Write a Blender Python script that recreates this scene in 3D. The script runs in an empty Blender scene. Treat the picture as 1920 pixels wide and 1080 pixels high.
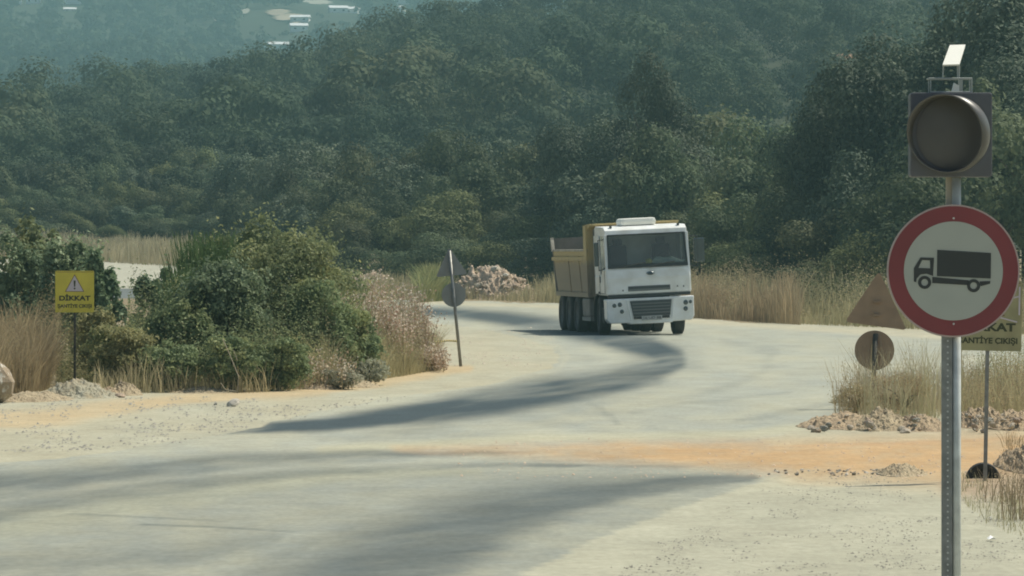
import bpy, bmesh, math, random
import numpy as np
from mathutils import Vector, Matrix

# ------------------------------------------------------------------ camera, sky, sun, exposure
F = 8000.0          # focal length in pixels of a 1920 wide frame
H = 2.08            # camera height
HY = 478.0          # row of the horizon
SC = bpy.context.scene
COL = SC.collection
cam = bpy.data.cameras.new('camera')
cam.sensor_width = 36.0
cam.lens = 36.0 * F / 1920.0
cam.shift_y = -(540 - HY) / 1920.0
cam.clip_start = 0.5
cam.clip_end = 6000
camo = bpy.data.objects.new('camera', cam)
camo.location = (0, 0, H)
camo.rotation_euler = (math.radians(90), 0, 0)
COL.objects.link(camo)
SC.camera = camo

SUN_EL = math.radians(57)
SUN_AZ = math.radians(66)       # from +Y towards +X
world = bpy.data.worlds.new('World')
SC.world = world
world.use_nodes = True
wn = world.node_tree
bg = wn.nodes['Background']
sky = wn.nodes.new('ShaderNodeTexSky')
sky.sky_type = 'NISHITA'
sky.sun_disc = False
sky.sun_elevation = SUN_EL
sky.sun_rotation = SUN_AZ
sky.dust_density = 2.5
wn.links.new(sky.outputs[0], bg.inputs[0])
bg.inputs[1].default_value = 0.085
sl = bpy.data.lights.new('sun', 'SUN')
sl.energy = 4.4
sl.angle = math.radians(0.6)
sl.color = (1.0, 0.94, 0.80)
so = bpy.data.objects.new('sun', sl)
sd = Vector((math.sin(SUN_AZ) * math.cos(SUN_EL), math.cos(SUN_AZ) * math.cos(SUN_EL), math.sin(SUN_EL)))
so.rotation_euler = sd.to_track_quat('Z', 'Y').to_euler()
so.location = (20, 30, 60)
COL.objects.link(so)
SC.view_settings.view_transform = 'Standard'
SC.view_settings.look = 'None'
SC.view_settings.gamma = 1.0
SC.view_settings.use_curve_mapping = False
SC.view_settings.exposure = 0.24
SC.render.engine = 'CYCLES'
cy = SC.cycles
cy.use_denoising = True
cy.max_bounces = 6
cy.diffuse_bounces = 3
cy.glossy_bounces = 2
cy.transmission_bounces = 3
cy.transparent_max_bounces = 8
cy.volume_bounces = 1
cy.use_adaptive_sampling = True
cy.adaptive_threshold = 0.02
cy.filter_width = 1.9
cy.caustics_reflective = False
cy.caustics_refractive = False

rng = np.random.default_rng(7)
random.seed(7)

# ------------------------------------------------------------------ object helpers
def tag(o, label=None, cat=None, group=None, kind=None):
    if label: o['label'] = label
    if cat: o['category'] = cat
    if group: o['group'] = group
    if kind: o['kind'] = kind
    return o

def empty(name, loc=(0, 0, 0), rz=0.0):
    o = bpy.data.objects.new(name, None)
    o.empty_display_size = 0.2
    o.location = loc
    o.rotation_euler = (0, 0, rz)
    COL.objects.link(o)
    return o

def link(name, mesh, parent=None):
    o = bpy.data.objects.new(name, mesh)
    COL.objects.link(o)
    if parent: o.parent = parent
    return o

def np_mesh(name, V, Fc, mats, attrs=None, matidx=None, smooth=False):
    """V (n,3), Fc (m,k) faces of equal size"""
    V = np.asarray(V, dtype=np.float32); Fc = np.asarray(Fc, dtype=np.int32)
    me = bpy.data.meshes.new(name)
    n, (m, k) = len(V), Fc.shape
    me.vertices.add(n); me.vertices.foreach_set('co', V.ravel())
    me.loops.add(m * k); me.loops.foreach_set('vertex_index', Fc.ravel())
    me.polygons.add(m)
    me.polygons.foreach_set('loop_start', np.arange(0, m * k, k, dtype=np.int32))
    if matidx is not None: me.polygons.foreach_set('material_index', np.asarray(matidx, dtype=np.int32))
    me.update(calc_edges=True)
    for nm, (typ, arr) in (attrs or {}).items():
        a = me.attributes.new(nm, typ, 'POINT')
        if typ == 'FLOAT': a.data.foreach_set('value', np.asarray(arr, dtype=np.float32).ravel())
        else: a.data.foreach_set('color', np.asarray(arr, dtype=np.float32).ravel())
    for mt in (mats if isinstance(mats, (list, tuple)) else [mats]): me.materials.append(mt)
    if smooth: me.polygons.foreach_set('use_smooth', np.ones(m, dtype=bool))
    return me

class MB:
    """collects shapes, then becomes ONE mesh object"""
    def __init__(s): s.bm = bmesh.new()
    def box(s, c, d, rot=None, bev=0.0):
        r = bmesh.ops.create_cube(s.bm, size=1.0)
        vs = r['verts']
        bmesh.ops.scale(s.bm, vec=d, verts=vs)
        if bev > 0:
            es = list({e for v in vs for e in v.link_edges})
            rb = bmesh.ops.bevel(s.bm, geom=es, offset=bev, segments=2, affect='EDGES', profile=0.6)
            vs = list({v for f in rb['faces'] for v in f.verts} | {v for v in vs if v.is_valid})
        if rot is not None: bmesh.ops.rotate(s.bm, cent=(0, 0, 0), matrix=rot, verts=vs)
        bmesh.ops.translate(s.bm, vec=c, verts=vs)
        return s
    def tube(s, a, b, r1, r2=None, n=12, caps=True):
        a = Vector(a); b = Vector(b); r2 = r1 if r2 is None else r2
        d = b - a
        m = d.to_track_quat('Z', 'Y').to_matrix().to_4x4()
        m.translation = (a + b) / 2
        bmesh.ops.create_cone(s.bm, cap_ends=caps, segments=n, radius1=r1, radius2=r2, depth=d.length, matrix=m)
        return s
    def path(s, pts, r, n=8):
        for a, b in zip(pts[:-1], pts[1:]): s.tube(a, b, r, n=n)
        for p in pts[1:-1]:
            bmesh.ops.create_icosphere(s.bm, subdivisions=1, radius=r * 1.02, matrix=Matrix.Translation(p))
        return s
    def prism(s, pts, y0, y1, axis='y'):
        """polygon pts (u,v) extruded; axis y: u=x v=z ; axis x: u=y v=z ; axis z: u=x v=y"""
        def P(u, v, w):
            return (u, w, v) if axis == 'y' else ((w, u, v) if axis == 'x' else (u, v, w))
        A = [s.bm.verts.new(P(u, v, y0)) for u, v in pts]
        B = [s.bm.verts.new(P(u, v, y1)) for u, v in pts]
        fs = [s.bm.faces.new(A), s.bm.faces.new(list(reversed(B)))]
        n = len(pts)
        for i in range(n): fs.append(s.bm.faces.new((A[i], B[i], B[(i + 1) % n], A[(i + 1) % n])))
        bmesh.ops.recalc_face_normals(s.bm, faces=fs)
        return s
    def lathe(s, prof, cen, axis='x', n=32, ang=2 * math.pi, start=0.0):
        """prof: list of (along, radius)"""
        closed = abs(ang - 2 * math.pi) < 1e-6
        cnt = n if closed else n + 1
        rings = []
        for i in range(cnt):
            t = start + ang * i / n
            ring = []
            for a, r in prof:
                if axis == 'x': p = (a, r * math.cos(t), r * math.sin(t))
                elif axis == 'y': p = (r * math.cos(t), a, r * math.sin(t))
                else: p = (r * math.cos(t), r * math.sin(t), a)
                ring.append(s.bm.verts.new(Vector(p) + Vector(cen)))
            rings.append(ring)
        fs = []
        for i in range(n):
            A = rings[i]; B = rings[(i + 1) % cnt]
            for j in range(len(prof) - 1):
                fs.append(s.bm.faces.new((A[j], A[j + 1], B[j + 1], B[j])))
        bmesh.ops.recalc_face_normals(s.bm, faces=fs)
        return s
    def face(s, pts):
        s.bm.faces.new([s.bm.verts.new(p) for p in pts]); return s
    def build(s, name, mat, parent=None, smooth=False, bevel=0.0):
        me = bpy.data.meshes.new(name)
        s.bm.to_mesh(me); s.bm.free()
        for m in (mat if isinstance(mat, (list, tuple)) else [mat]): me.materials.append(m)
        if smooth: me.polygons.foreach_set('use_smooth', np.ones(len(me.polygons), dtype=bool))
        o = link(name, me, parent)
        if bevel > 0:
            b = o.modifiers.new('bevel', 'BEVEL'); b.width = bevel; b.segments = 2; b.limit_method = 'ANGLE'
        return o

# ------------------------------------------------------------------ materials
def mat(name, col, rough=0.8, metal=0.0, noise=0.0, scale=6.0, col2=None, bump=0.0, bscale=None, spec=0.5, alpha=None, trans=0.0):
    m = bpy.data.materials.new(name); m.use_nodes = True
    nt = m.node_tree; b = nt.nodes['Principled BSDF']
    b.inputs['Roughness'].default_value = rough
    b.inputs['Metallic'].default_value = metal
    b.inputs['Specular IOR Level'].default_value = spec
    b.inputs['Base Color'].default_value = (*col, 1)
    tc = nt.nodes.new('ShaderNodeTexCoord')
    if noise > 0 or col2:
        nz = nt.nodes.new('ShaderNodeTexNoise'); nz.inputs['Scale'].default_value = scale
        nz.inputs['Detail'].default_value = 6
        nt.links.new(tc.outputs['Object'], nz.inputs['Vector'])
        rp = nt.nodes.new('ShaderNodeValToRGB')
        c2 = col2 or tuple(c * (1 - noise) for c in col)
        rp.color_ramp.elements[0].position = 0.36; rp.color_ramp.elements[0].color = (*c2, 1)
        rp.color_ramp.elements[1].position = 0.64; rp.color_ramp.elements[1].color = (*col, 1)
        nt.links.new(nz.outputs['Fac'], rp.inputs['Fac'])
        nt.links.new(rp.outputs['Color'], b.inputs['Base Color'])
    if bump > 0:
        nb = nt.nodes.new('ShaderNodeTexNoise'); nb.inputs['Scale'].default_value = bscale or scale * 3
        nb.inputs['Detail'].default_value = 8
        nt.links.new(tc.outputs['Object'], nb.inputs['Vector'])
        bp = nt.nodes.new('ShaderNodeBump'); bp.inputs['Strength'].default_value = bump; bp.inputs['Distance'].default_value = 0.05
        nt.links.new(nb.outputs['Fac'], bp.inputs['Height'])
        nt.links.new(bp.outputs['Normal'], b.inputs['Normal'])
    if alpha is not None: b.inputs['Alpha'].default_value = alpha
    return m

def leaf_mat(name, dark, light, rough=0.5, transl=0.25, vary=0.25, patch=0.0, pcol=None):
    """two leaf colours blended per leaf (attribute tint), shifted per plant, with clumps of another hue"""
    m = bpy.data.materials.new(name); m.use_nodes = True
    nt = m.node_tree; b = nt.nodes['Principled BSDF']
    at = nt.nodes.new('ShaderNodeAttribute'); at.attribute_name = 'tint'
    mx = nt.nodes.new('ShaderNodeMix'); mx.data_type = 'RGBA'
    mx.inputs[6].default_value = (*dark, 1); mx.inputs[7].default_value = (*light, 1)
    nt.links.new(at.outputs['Fac'], mx.inputs[0])
    oi = nt.nodes.new('ShaderNodeObjectInfo')
    hs = nt.nodes.new('ShaderNodeHueSaturation')
    mr = nt.nodes.new('ShaderNodeMapRange'); mr.inputs['To Min'].default_value = 1 - vary; mr.inputs['To Max'].default_value = 1 + vary
    nt.links.new(oi.outputs['Random'], mr.inputs['Value'])
    nt.links.new(mr.outputs[0], hs.inputs['Value'])
    mh = nt.nodes.new('ShaderNodeMath'); mh.operation = 'MULTIPLY_ADD'
    mh.inputs[1].default_value = 0.03; mh.inputs[2].default_value = 0.485
    ms = nt.nodes.new('ShaderNodeMath'); ms.operation = 'FRACT'
    m7 = nt.nodes.new('ShaderNodeMath'); m7.operation = 'MULTIPLY'; m7.inputs[1].default_value = 7.3
    nt.links.new(oi.outputs['Random'], m7.inputs[0]); nt.links.new(m7.outputs[0], ms.inputs[0]); nt.links.new(ms.outputs[0], mh.inputs[0])
    nt.links.new(mh.outputs[0], hs.inputs['Hue'])
    nt.links.new(mx.outputs[2], hs.inputs['Color'])
    out = hs.outputs['Color']
    if patch > 0:
        tc = nt.nodes.new('ShaderNodeNewGeometry')
        nz = nt.nodes.new('ShaderNodeTexNoise'); nz.inputs['Scale'].default_value = patch; nz.inputs['Detail'].default_value = 3
        nt.links.new(tc.outputs['Position'], nz.inputs['Vector'])
        rp = nt.nodes.new('ShaderNodeValToRGB'); rp.color_ramp.elements[0].position = 0.5; rp.color_ramp.elements[1].position = 0.72
        nt.links.new(nz.outputs['Fac'], rp.inputs['Fac'])
        m2 = nt.nodes.new('ShaderNodeMix'); m2.data_type = 'RGBA'
        nt.links.new(rp.outputs['Color'], m2.inputs[0]); nt.links.new(out, m2.inputs[6]); m2.inputs[7].default_value = (*pcol, 1)
        out = m2.outputs[2]
    nt.links.new(out, b.inputs['Base Color'])
    b.inputs['Roughness'].default_value = rough
    b.inputs['Specular IOR Level'].default_value = 0.22
    tl = nt.nodes.new('ShaderNodeBsdfTranslucent'); nt.links.new(out, tl.inputs['Color'])
    ms2 = nt.nodes.new('ShaderNodeMixShader'); ms2.inputs[0].default_value = transl
    nt.links.new(b.outputs[0], ms2.inputs[1]); nt.links.new(tl.outputs[0], ms2.inputs[2])
    nt.links.new(ms2.outputs[0], nt.nodes['Material Output'].inputs['Surface'])
    return m

M = {}
M['galv'] = mat('galvanised_steel', (0.60, 0.63, 0.61), 0.5, 0.15, noise=0.25, scale=14)
M['galv_dark'] = mat('weathered_steel', (0.27, 0.28, 0.27), 0.6, 0.4, noise=0.3, scale=18)
M['pole_dark'] = mat('dark_pole_paint', (0.07, 0.065, 0.05), 0.7, 0.1, noise=0.3, scale=12)
M['pole_grey'] = mat('grey_pole', (0.28, 0.28, 0.26), 0.5, 0.5, noise=0.3, scale=12)
M['hole'] = mat('bolt_bright', (0.5, 0.52, 0.5), 0.5, 0.5)
M['sign_white'] = mat('sign_white', (0.40, 0.42, 0.37), 0.55, noise=0.06, scale=5)
M['sign_red'] = mat('sign_red', (0.22, 0.042, 0.047), 0.5, noise=0.14, scale=4)
M['sign_rim'] = mat('sign_rim', (0.45, 0.36, 0.33), 0.5, 0.2)
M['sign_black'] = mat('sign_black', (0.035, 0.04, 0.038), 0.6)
M['yellow'] = mat('sign_yellow', (0.70, 0.59, 0.07), 0.5, noise=0.12, scale=5)
M['yellow_faded'] = mat('sign_yellow_faded', (0.38, 0.35, 0.18), 0.6, noise=0.2, scale=6)
M['letter'] = mat('sign_letters', (0.05, 0.055, 0.02), 0.6)
M['tri_white'] = mat('triangle_white', (0.62, 0.55, 0.58), 0.6, noise=0.05)
M['tri_red'] = mat('triangle_border', (0.22, 0.12, 0.06), 0.6)
M['back_grey'] = mat('sign_back_grey', (0.26, 0.275, 0.27), 0.6, 0.0, noise=0.15, scale=5)
M['back_brown'] = mat('sign_back_brown', (0.34, 0.235, 0.150), 0.75, noise=0.15, scale=7)
M['housing'] = mat('signal_housing', (0.11, 0.115, 0.125), 0.6, noise=0.12, scale=8)
M['hood'] = mat('signal_hood', (0.075, 0.073, 0.066), 0.38, noise=0.1, scale=8, spec=0.8)
M['lens'] = mat('signal_lens', (0.105, 0.103, 0.096), 0.35, noise=0.15, scale=5)
M['panel_white'] = mat('panel_white', (0.80, 0.80, 0.72), 0.4, noise=0.04)
M['bracket'] = mat('bracket_grey', (0.34, 0.37, 0.35), 0.5, 0.4)
M['rubber'] = mat('rubber', (0.022, 0.022, 0.022), 0.75, noise=0.3, scale=10)
M['tyre'] = mat('dusty_tyre', (0.045, 0.045, 0.043), 0.85, noise=0.35, scale=5, bump=0.3, bscale=25)
M['rim'] = mat('wheel_rim', (0.16, 0.16, 0.15), 0.7, 0.1, noise=0.3, scale=8)
M['cab_white'] = mat('cab_white', (0.84, 0.86, 0.84), 0.32, noise=0.10, scale=2.6, col2=(0.70, 0.70, 0.65), spec=0.5)
M['cab_trim'] = mat('cab_trim', (0.03, 0.034, 0.034), 0.5)
M['chassis'] = mat('chassis', (0.035, 0.033, 0.03), 0.8, noise=0.3, scale=6)
M['box_grey'] = mat('tank_grey', (0.20, 0.19, 0.18), 0.6, 0.2, noise=0.25, scale=4)
M['grille'] = mat('grille_grey', (0.06, 0.068, 0.068), 0.6)
M['grille_bar'] = mat('grille_bar', (0.15, 0.16, 0.155), 0.55)
M['lamp'] = mat('lamp_glass', (0.09, 0.11, 0.11), 0.15, 0.3)
M['plate'] = mat('plate_white', (0.45, 0.46, 0.44), 0.5, noise=0.2, scale=20)
M['emblem'] = mat('emblem_blue', (0.04, 0.07, 0.09), 0.3)
M['emblem_rim'] = mat('emblem_rim', (0.3, 0.33, 0.33), 0.3, 0.6)
M['cloth'] = mat('pale_cloth', (0.62, 0.75, 0.66), 0.9, noise=0.25, scale=8)
M['ball'] = mat('yellow_vest', (0.62, 0.55, 0.06), 0.7)
M['seat'] = mat('seat_grey', (0.05, 0.055, 0.06), 0.9)
M['rail_pale'] = mat('worn_rail', (0.46, 0.42, 0.34), 0.7, noise=0.35, scale=3)
M['rock_pale'] = mat('rock_pale', (0.52, 0.45, 0.35), 0.9, noise=0.35, scale=5, bump=0.5)
M['rock_red'] = mat('rock_red', (0.54, 0.42, 0.31), 0.9, noise=0.4, scale=5, bump=0.5)
M['rock_white'] = mat('rock_white', (0.56, 0.52, 0.44), 0.9, noise=0.2, scale=6, bump=0.4)
M['rock_grey'] = mat('rock_grey', (0.33, 0.32, 0.27), 0.9, noise=0.3, scale=6, bump=0.5)
M['lime_rock'] = mat('lime_rock', (0.58, 0.54, 0.46), 0.9, col2=(0.30, 0.235, 0.16), scale=3.5, bump=0.5)
M['lime_rock'].node_tree.nodes['Color Ramp'].color_ramp.elements[0].position = 0.55
M['rock_dull'] = mat('rock_dull', (0.30, 0.29, 0.24), 0.9, noise=0.5, scale=1.5)
M['soil_tan'] = mat('soil_tan', (0.42, 0.345, 0.225), 0.95, col2=(0.30, 0.24, 0.155), noise=0.3, scale=7, bump=1.0, bscale=22)
M['soil_grey'] = mat('soil_grey', (0.36, 0.345, 0.26), 0.95, col2=(0.31, 0.26, 0.17), noise=0.3, scale=5, bump=1.0, bscale=22)
M['soil_orange'] = mat('soil_orange', (0.43, 0.335, 0.215), 0.95, col2=(0.30, 0.225, 0.145), noise=0.3, scale=8, bump=1.0, bscale=22)
M['bark'] = mat('bark', (0.10, 0.085, 0.065), 0.9, noise=0.4, scale=6, bump=0.4)
M['twig'] = mat('dead_twig', (0.30, 0.27, 0.20), 0.9)
M['straw'] = leaf_mat('dry_straw', (0.34, 0.29, 0.18), (0.62, 0.56, 0.37), 0.9, 0.4, 0.08)
M['straw_gr'] = leaf_mat('dry_greenish_grass', (0.27, 0.235, 0.135), (0.60, 0.53, 0.32), 0.9, 0.4, 0.1)
M['straw_brown'] = leaf_mat('brown_dry_grass', (0.28, 0.22, 0.13), (0.58, 0.48, 0.29), 0.9, 0.4, 0.08)
M['dock_stem'] = leaf_mat('dock_stems', (0.24, 0.195, 0.12), (0.42, 0.355, 0.22), 0.9, 0.3, 0.1)
M['seed'] = leaf_mat('pale_seed_heads', (0.36, 0.25, 0.17), (0.82, 0.77, 0.64), 0.9, 0.35, 0.1)
M['leaf_oak'] = leaf_mat('oak_leaves', (0.042, 0.068, 0.038), (0.150, 0.182, 0.095), 0.75, 0.3, 0.38, 0.12, (0.14, 0.145, 0.07))
M['leaf_deep'] = leaf_mat('evergreen_leaves', (0.034, 0.060, 0.040), (0.145, 0.178, 0.112), 0.7, 0.2, 0.35)
M['leaf_olive'] = leaf_mat('olive_leaves', (0.075, 0.095, 0.038), (0.20, 0.22, 0.095), 0.75, 0.3, 0.25)
M['leaf_hill'] = leaf_mat('hill_leaves', (0.022, 0.042, 0.028), (0.088, 0.120, 0.068), 0.9, 0.25, 0.0, 0.045, (0.105, 0.122, 0.066))
M['leaf_bush'] = leaf_mat('bush_leaves', (0.080, 0.120, 0.060), (0.36, 0.41, 0.20), 0.65, 0.4, 0.1, 1.1, (0.44, 0.43, 0.19))
M['leaf_laurel'] = leaf_mat('laurel_leaves', (0.085, 0.140, 0.080), (0.33, 0.40, 0.23), 0.6, 0.35, 0.1)
M['leaf_weed'] = leaf_mat('weed_leaves', (0.19, 0.19, 0.085), (0.48, 0.46, 0.22), 0.7, 0.4, 0.1, 1.5, (0.16, 0.23, 0.10))
M['leaf_lilac'] = leaf_mat('lilac_thistle', (0.30, 0.30, 0.21), (0.56, 0.55, 0.42), 0.8, 0.4, 0.1)
M['broom'] = leaf_mat('broom_stems', (0.070, 0.125, 0.055), (0.20, 0.28, 0.11), 0.7, 0.35, 0.1)
M['house_wall'] = mat('house_wall', (0.85, 0.84, 0.80), 0.8)
M['house_roof'] = mat('house_roof', (0.80, 0.82, 0.82), 0.6)
M['house_tile'] = mat('house_roof_tile', (0.45, 0.25, 0.16), 0.8)
M['house_win'] = mat('house_window', (0.05, 0.06, 0.07), 0.2)
M['paper'] = mat('white_litter', (0.8, 0.8, 0.78), 0.7)
M['tape_y'] = mat('tape_yellow', (0.55, 0.42, 0.12), 0.6)
M['tape_k'] = mat('tape_black', (0.03, 0.03, 0.03), 0.6)

def glass_mat():
    m = bpy.data.materials.new('windscreen_glass'); m.use_nodes = True
    nt = m.node_tree; nt.nodes.remove(nt.nodes['Principled BSDF'])
    tr = nt.nodes.new('ShaderNodeBsdfTransparent'); tr.inputs[0].default_value = (0.80, 0.86, 0.83, 1)
    gl = nt.nodes.new('ShaderNodeBsdfGlossy'); gl.inputs['Roughness'].default_value = 0.08; gl.inputs[0].default_value = (0.9, 0.95, 0.95, 1)
    fr = nt.nodes.new('ShaderNodeFresnel'); fr.inputs[0].default_value = 1.5
    df = nt.nodes.new('ShaderNodeBsdfDiffuse'); df.inputs[0].default_value = (0.30, 0.31, 0.28, 1)   # dust film, thickened to paint in the glass's pale reflection
    mx = nt.nodes.new('ShaderNodeMixShader'); mx2 = nt.nodes.new('ShaderNodeMixShader'); mx2.inputs[0].default_value = 0.22
    nt.links.new(fr.outputs[0], mx.inputs[0]); nt.links.new(tr.outputs[0], mx.inputs[1]); nt.links.new(gl.outputs[0], mx.inputs[2])
    nt.links.new(mx.outputs[0], mx2.inputs[1]); nt.links.new(df.outputs[0], mx2.inputs[2])
    nt.links.new(mx2.outputs[0], nt.nodes['Material Output'].inputs[0])
    return m
M['glass'] = glass_mat()

def body_mat():
    """yellow tipper paint, road dirt heavier on the lower panels"""
    m = bpy.data.materials.new('tipper_paint'); m.use_nodes = True
    nt = m.node_tree; b = nt.nodes['Principled BSDF']; b.inputs['Roughness'].default_value = 0.7
    tc = nt.nodes.new('ShaderNodeTexCoord'); sp = nt.nodes.new('ShaderNodeSeparateXYZ'); nt.links.new(tc.outputs['Object'], sp.inputs[0])
    nz = nt.nodes.new('ShaderNodeTexNoise'); nz.inputs['Scale'].default_value = 2.5; nz.inputs['Detail'].default_value = 6
    nt.links.new(tc.outputs['Object'], nz.inputs['Vector'])
    ad = nt.nodes.new('ShaderNodeMath'); ad.operation = 'MULTIPLY_ADD'; ad.inputs[1].default_value = 0.35
    nt.links.new(nz.outputs['Fac'], ad.inputs[0]); nt.links.new(sp.outputs['Z'], ad.inputs[2])
    rp = nt.nodes.new('ShaderNodeValToRGB')
    mr = nt.nodes.new('ShaderNodeMapRange'); mr.inputs['From Min'].default_value = 1.1; mr.inputs['From Max'].default_value = 2.9
    nt.links.new(ad.outputs[0], mr.inputs['Value']); nt.links.new(mr.outputs[0], rp.inputs['Fac'])
    e = rp.color_ramp.elements
    e[0].position = 0.0; e[0].color = (0.32, 0.26, 0.18, 1)
    e[1].position = 0.95; e[1].color = (0.50, 0.39, 0.18, 1)
    k = e.new(0.30); k.color = (0.27, 0.22, 0.155, 1)
    k = e.new(0.52); k.color = (0.31, 0.25, 0.165, 1)
    k = e.new(0.62); k.color = (0.50, 0.39, 0.185, 1)
    nt.links.new(rp.outputs['Color'], b.inputs['Base Color'])
    return m
M['tipper'] = body_mat()
M['tipper_in'] = mat('tipper_inside', (0.24, 0.22, 0.19), 0.8, noise=0.35, scale=2)

# ------------------------------------------------------------------ noise and terrain
def vnoise(x, y, seed=0):
    x = np.asarray(x, dtype=np.float64); y = np.asarray(y, dtype=np.float64)
    xi = np.floor(x).astype(np.int64); yi = np.floor(y).astype(np.int64)
    fx = x - xi; fy = y - yi
    fx = fx * fx * (3 - 2 * fx); fy = fy * fy * (3 - 2 * fy)
    def h(a, b):
        n = (a * 374761393 + b * 668265263 + seed * 974711) & 0x7fffffff
        n = ((n ^ (n >> 13)) * 1274126177) & 0x7fffffff
        n = n ^ (n >> 16)
        return (n & 0xffff) / 65535.0
    return (h(xi, yi) * (1 - fx) + h(xi + 1, yi) * fx) * (1 - fy) + (h(xi, yi + 1) * (1 - fx) + h(xi + 1, yi + 1) * fx) * fy

def fbm(x, y, seed=0, o=4):
    s = 0; a = 0.5; t = 0
    for i in range(o):
        s = s + a * vnoise(x * 2 ** i, y * 2 ** i, seed + i * 17); t += a; a *= 0.55
    return s / t

def sst(a, b, x):
    t = np.clip((x - a) / (b - a), 0, 1); return t * t * (3 - 2 * t)

CR_PX = [-500, 0, 100, 200, 300, 400, 500, 570, 640, 700, 780, 900, 1200, 1500, 1920, 2500]
CR_Y = [215, 170, 148, 122, 92, 90, 95, 70, 45, 30, -5, -60, -110, -130, -160, -190]
CX = [(p - 960) * 650 / F for p in CR_PX]
CZ = [H + (HY - y) * 650 / F - 9.6 for y in CR_Y]
FD = [900, 1200, 1600, 2000, 2600, 3100]
FZ = [16, 40, 77, 114, 187, 240]

def terrain(x, y):
    x = np.asarray(x, dtype=np.float64); y = np.asarray(y, dtype=np.float64)
    base = 0.0277 * np.logaddexp(0, (y - 197) / 4.0) * 4.0
    base = np.minimum(base, 12.6)
    hc = np.interp(x, CX, CZ)
    s = np.clip((y - 285) / 365, 0, 1); s = s ** 1.15
    near = base + (hc - 12.6) * s
    near = near + (fbm(x / 30, y / 30, 5, 3) - 0.5) * 3.0 * sst(300, 380, y)
    drop = sst(655, 900, y)
    near = near * (1 - 0.55 * drop)
    far = np.interp(y, FD, FZ) + (fbm(x / 140, y / 140, 9, 3) - 0.5) * 30 * sst(1000, 1400, y)
    w = sst(860, 1150, y)
    z = near * (1 - w) + far * w
    return z

def gz(x, y): return float(terrain(np.array([x]), np.array([y]))[0])

def gp(px, D): return ((px - 960) * D / F, D)
def g0(px, py):
    D = F * H / (py - HY); return ((px - 960) * D / F, D)
def hit(px, py, dmin=60.0, dmax=3000.0):
    D = np.arange(dmin, dmax, 1.0)
    z = terrain((px - 960) * D / F, D); ray = H - (py - HY) * D / F
    k = np.argmax(z >= ray)
    return ((px - 960) * D[k] / F, D[k], z[k])

# ------------------------------------------------------------------ ground surfaces: what lies where
def seg_mask(px, py, line, soft=0.6, aspect=1.0):
    """line: (x, y, halfwidth); 1 on the line falling to 0 at its half width"""
    out = np.zeros_like(px)
    for (x0, y0, w0), (x1, y1, w1) in zip(line[:-1], line[1:]):
        dx, dy = x1 - x0, (y1 - y0) * aspect
        t = np.clip(((px - x0) * dx + (py - y0) * aspect * dy) / (dx * dx + dy * dy + 1e-9), 0, 1)
        d = np.hypot((px - x0 - t * dx), (py * aspect - y0 * aspect - t * dy))
        w = (w0 + (w1 - w0) * t) * aspect
        out = np.maximum(out, 1 - sst(1 - soft, 1.0, d / w))
    return out

def poly_mask(px, py, poly):
    inside = np.zeros(px.shape, dtype=bool)
    n = len(poly); j = n - 1
    for i in range(n):
        xi, yi = poly[i]; xj, yj = poly[j]
        c = ((yi > py) != (yj > py)) & (px < (xj - xi) * (py - yi) / (yj - yi + 1e-12) + xi)
        inside ^= c; j = i
    return inside

ROAD = [(770, 563), (900, 565), (1040, 570), (1200, 583), (1300, 597), (1500, 610), (1700, 619), (2100, 640), (2300, 680), (1920, 695),
        (1640, 765), (1500, 805), (1430, 826), (1500, 858), (1480, 885), (1300, 945), (1120, 1010), (960, 1085), (900, 1300), (-400, 1300), (-600, 960),
        (0, 868), (200, 850), (440, 812), (560, 778), (800, 737), (960, 712), (1035, 688), (1052, 668), (1035, 652), (985, 634), (900, 618),
        (800, 603), (700, 592), (600, 575), (600, 560)]
ORANGE = [(820, 842), (1000, 834), (1300, 832), (1500, 822), (1760, 800), (2300, 770), (2600, 860), (2000, 912), (1700, 895), (1450, 884), (1300, 872), (1000, 860)]

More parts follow.
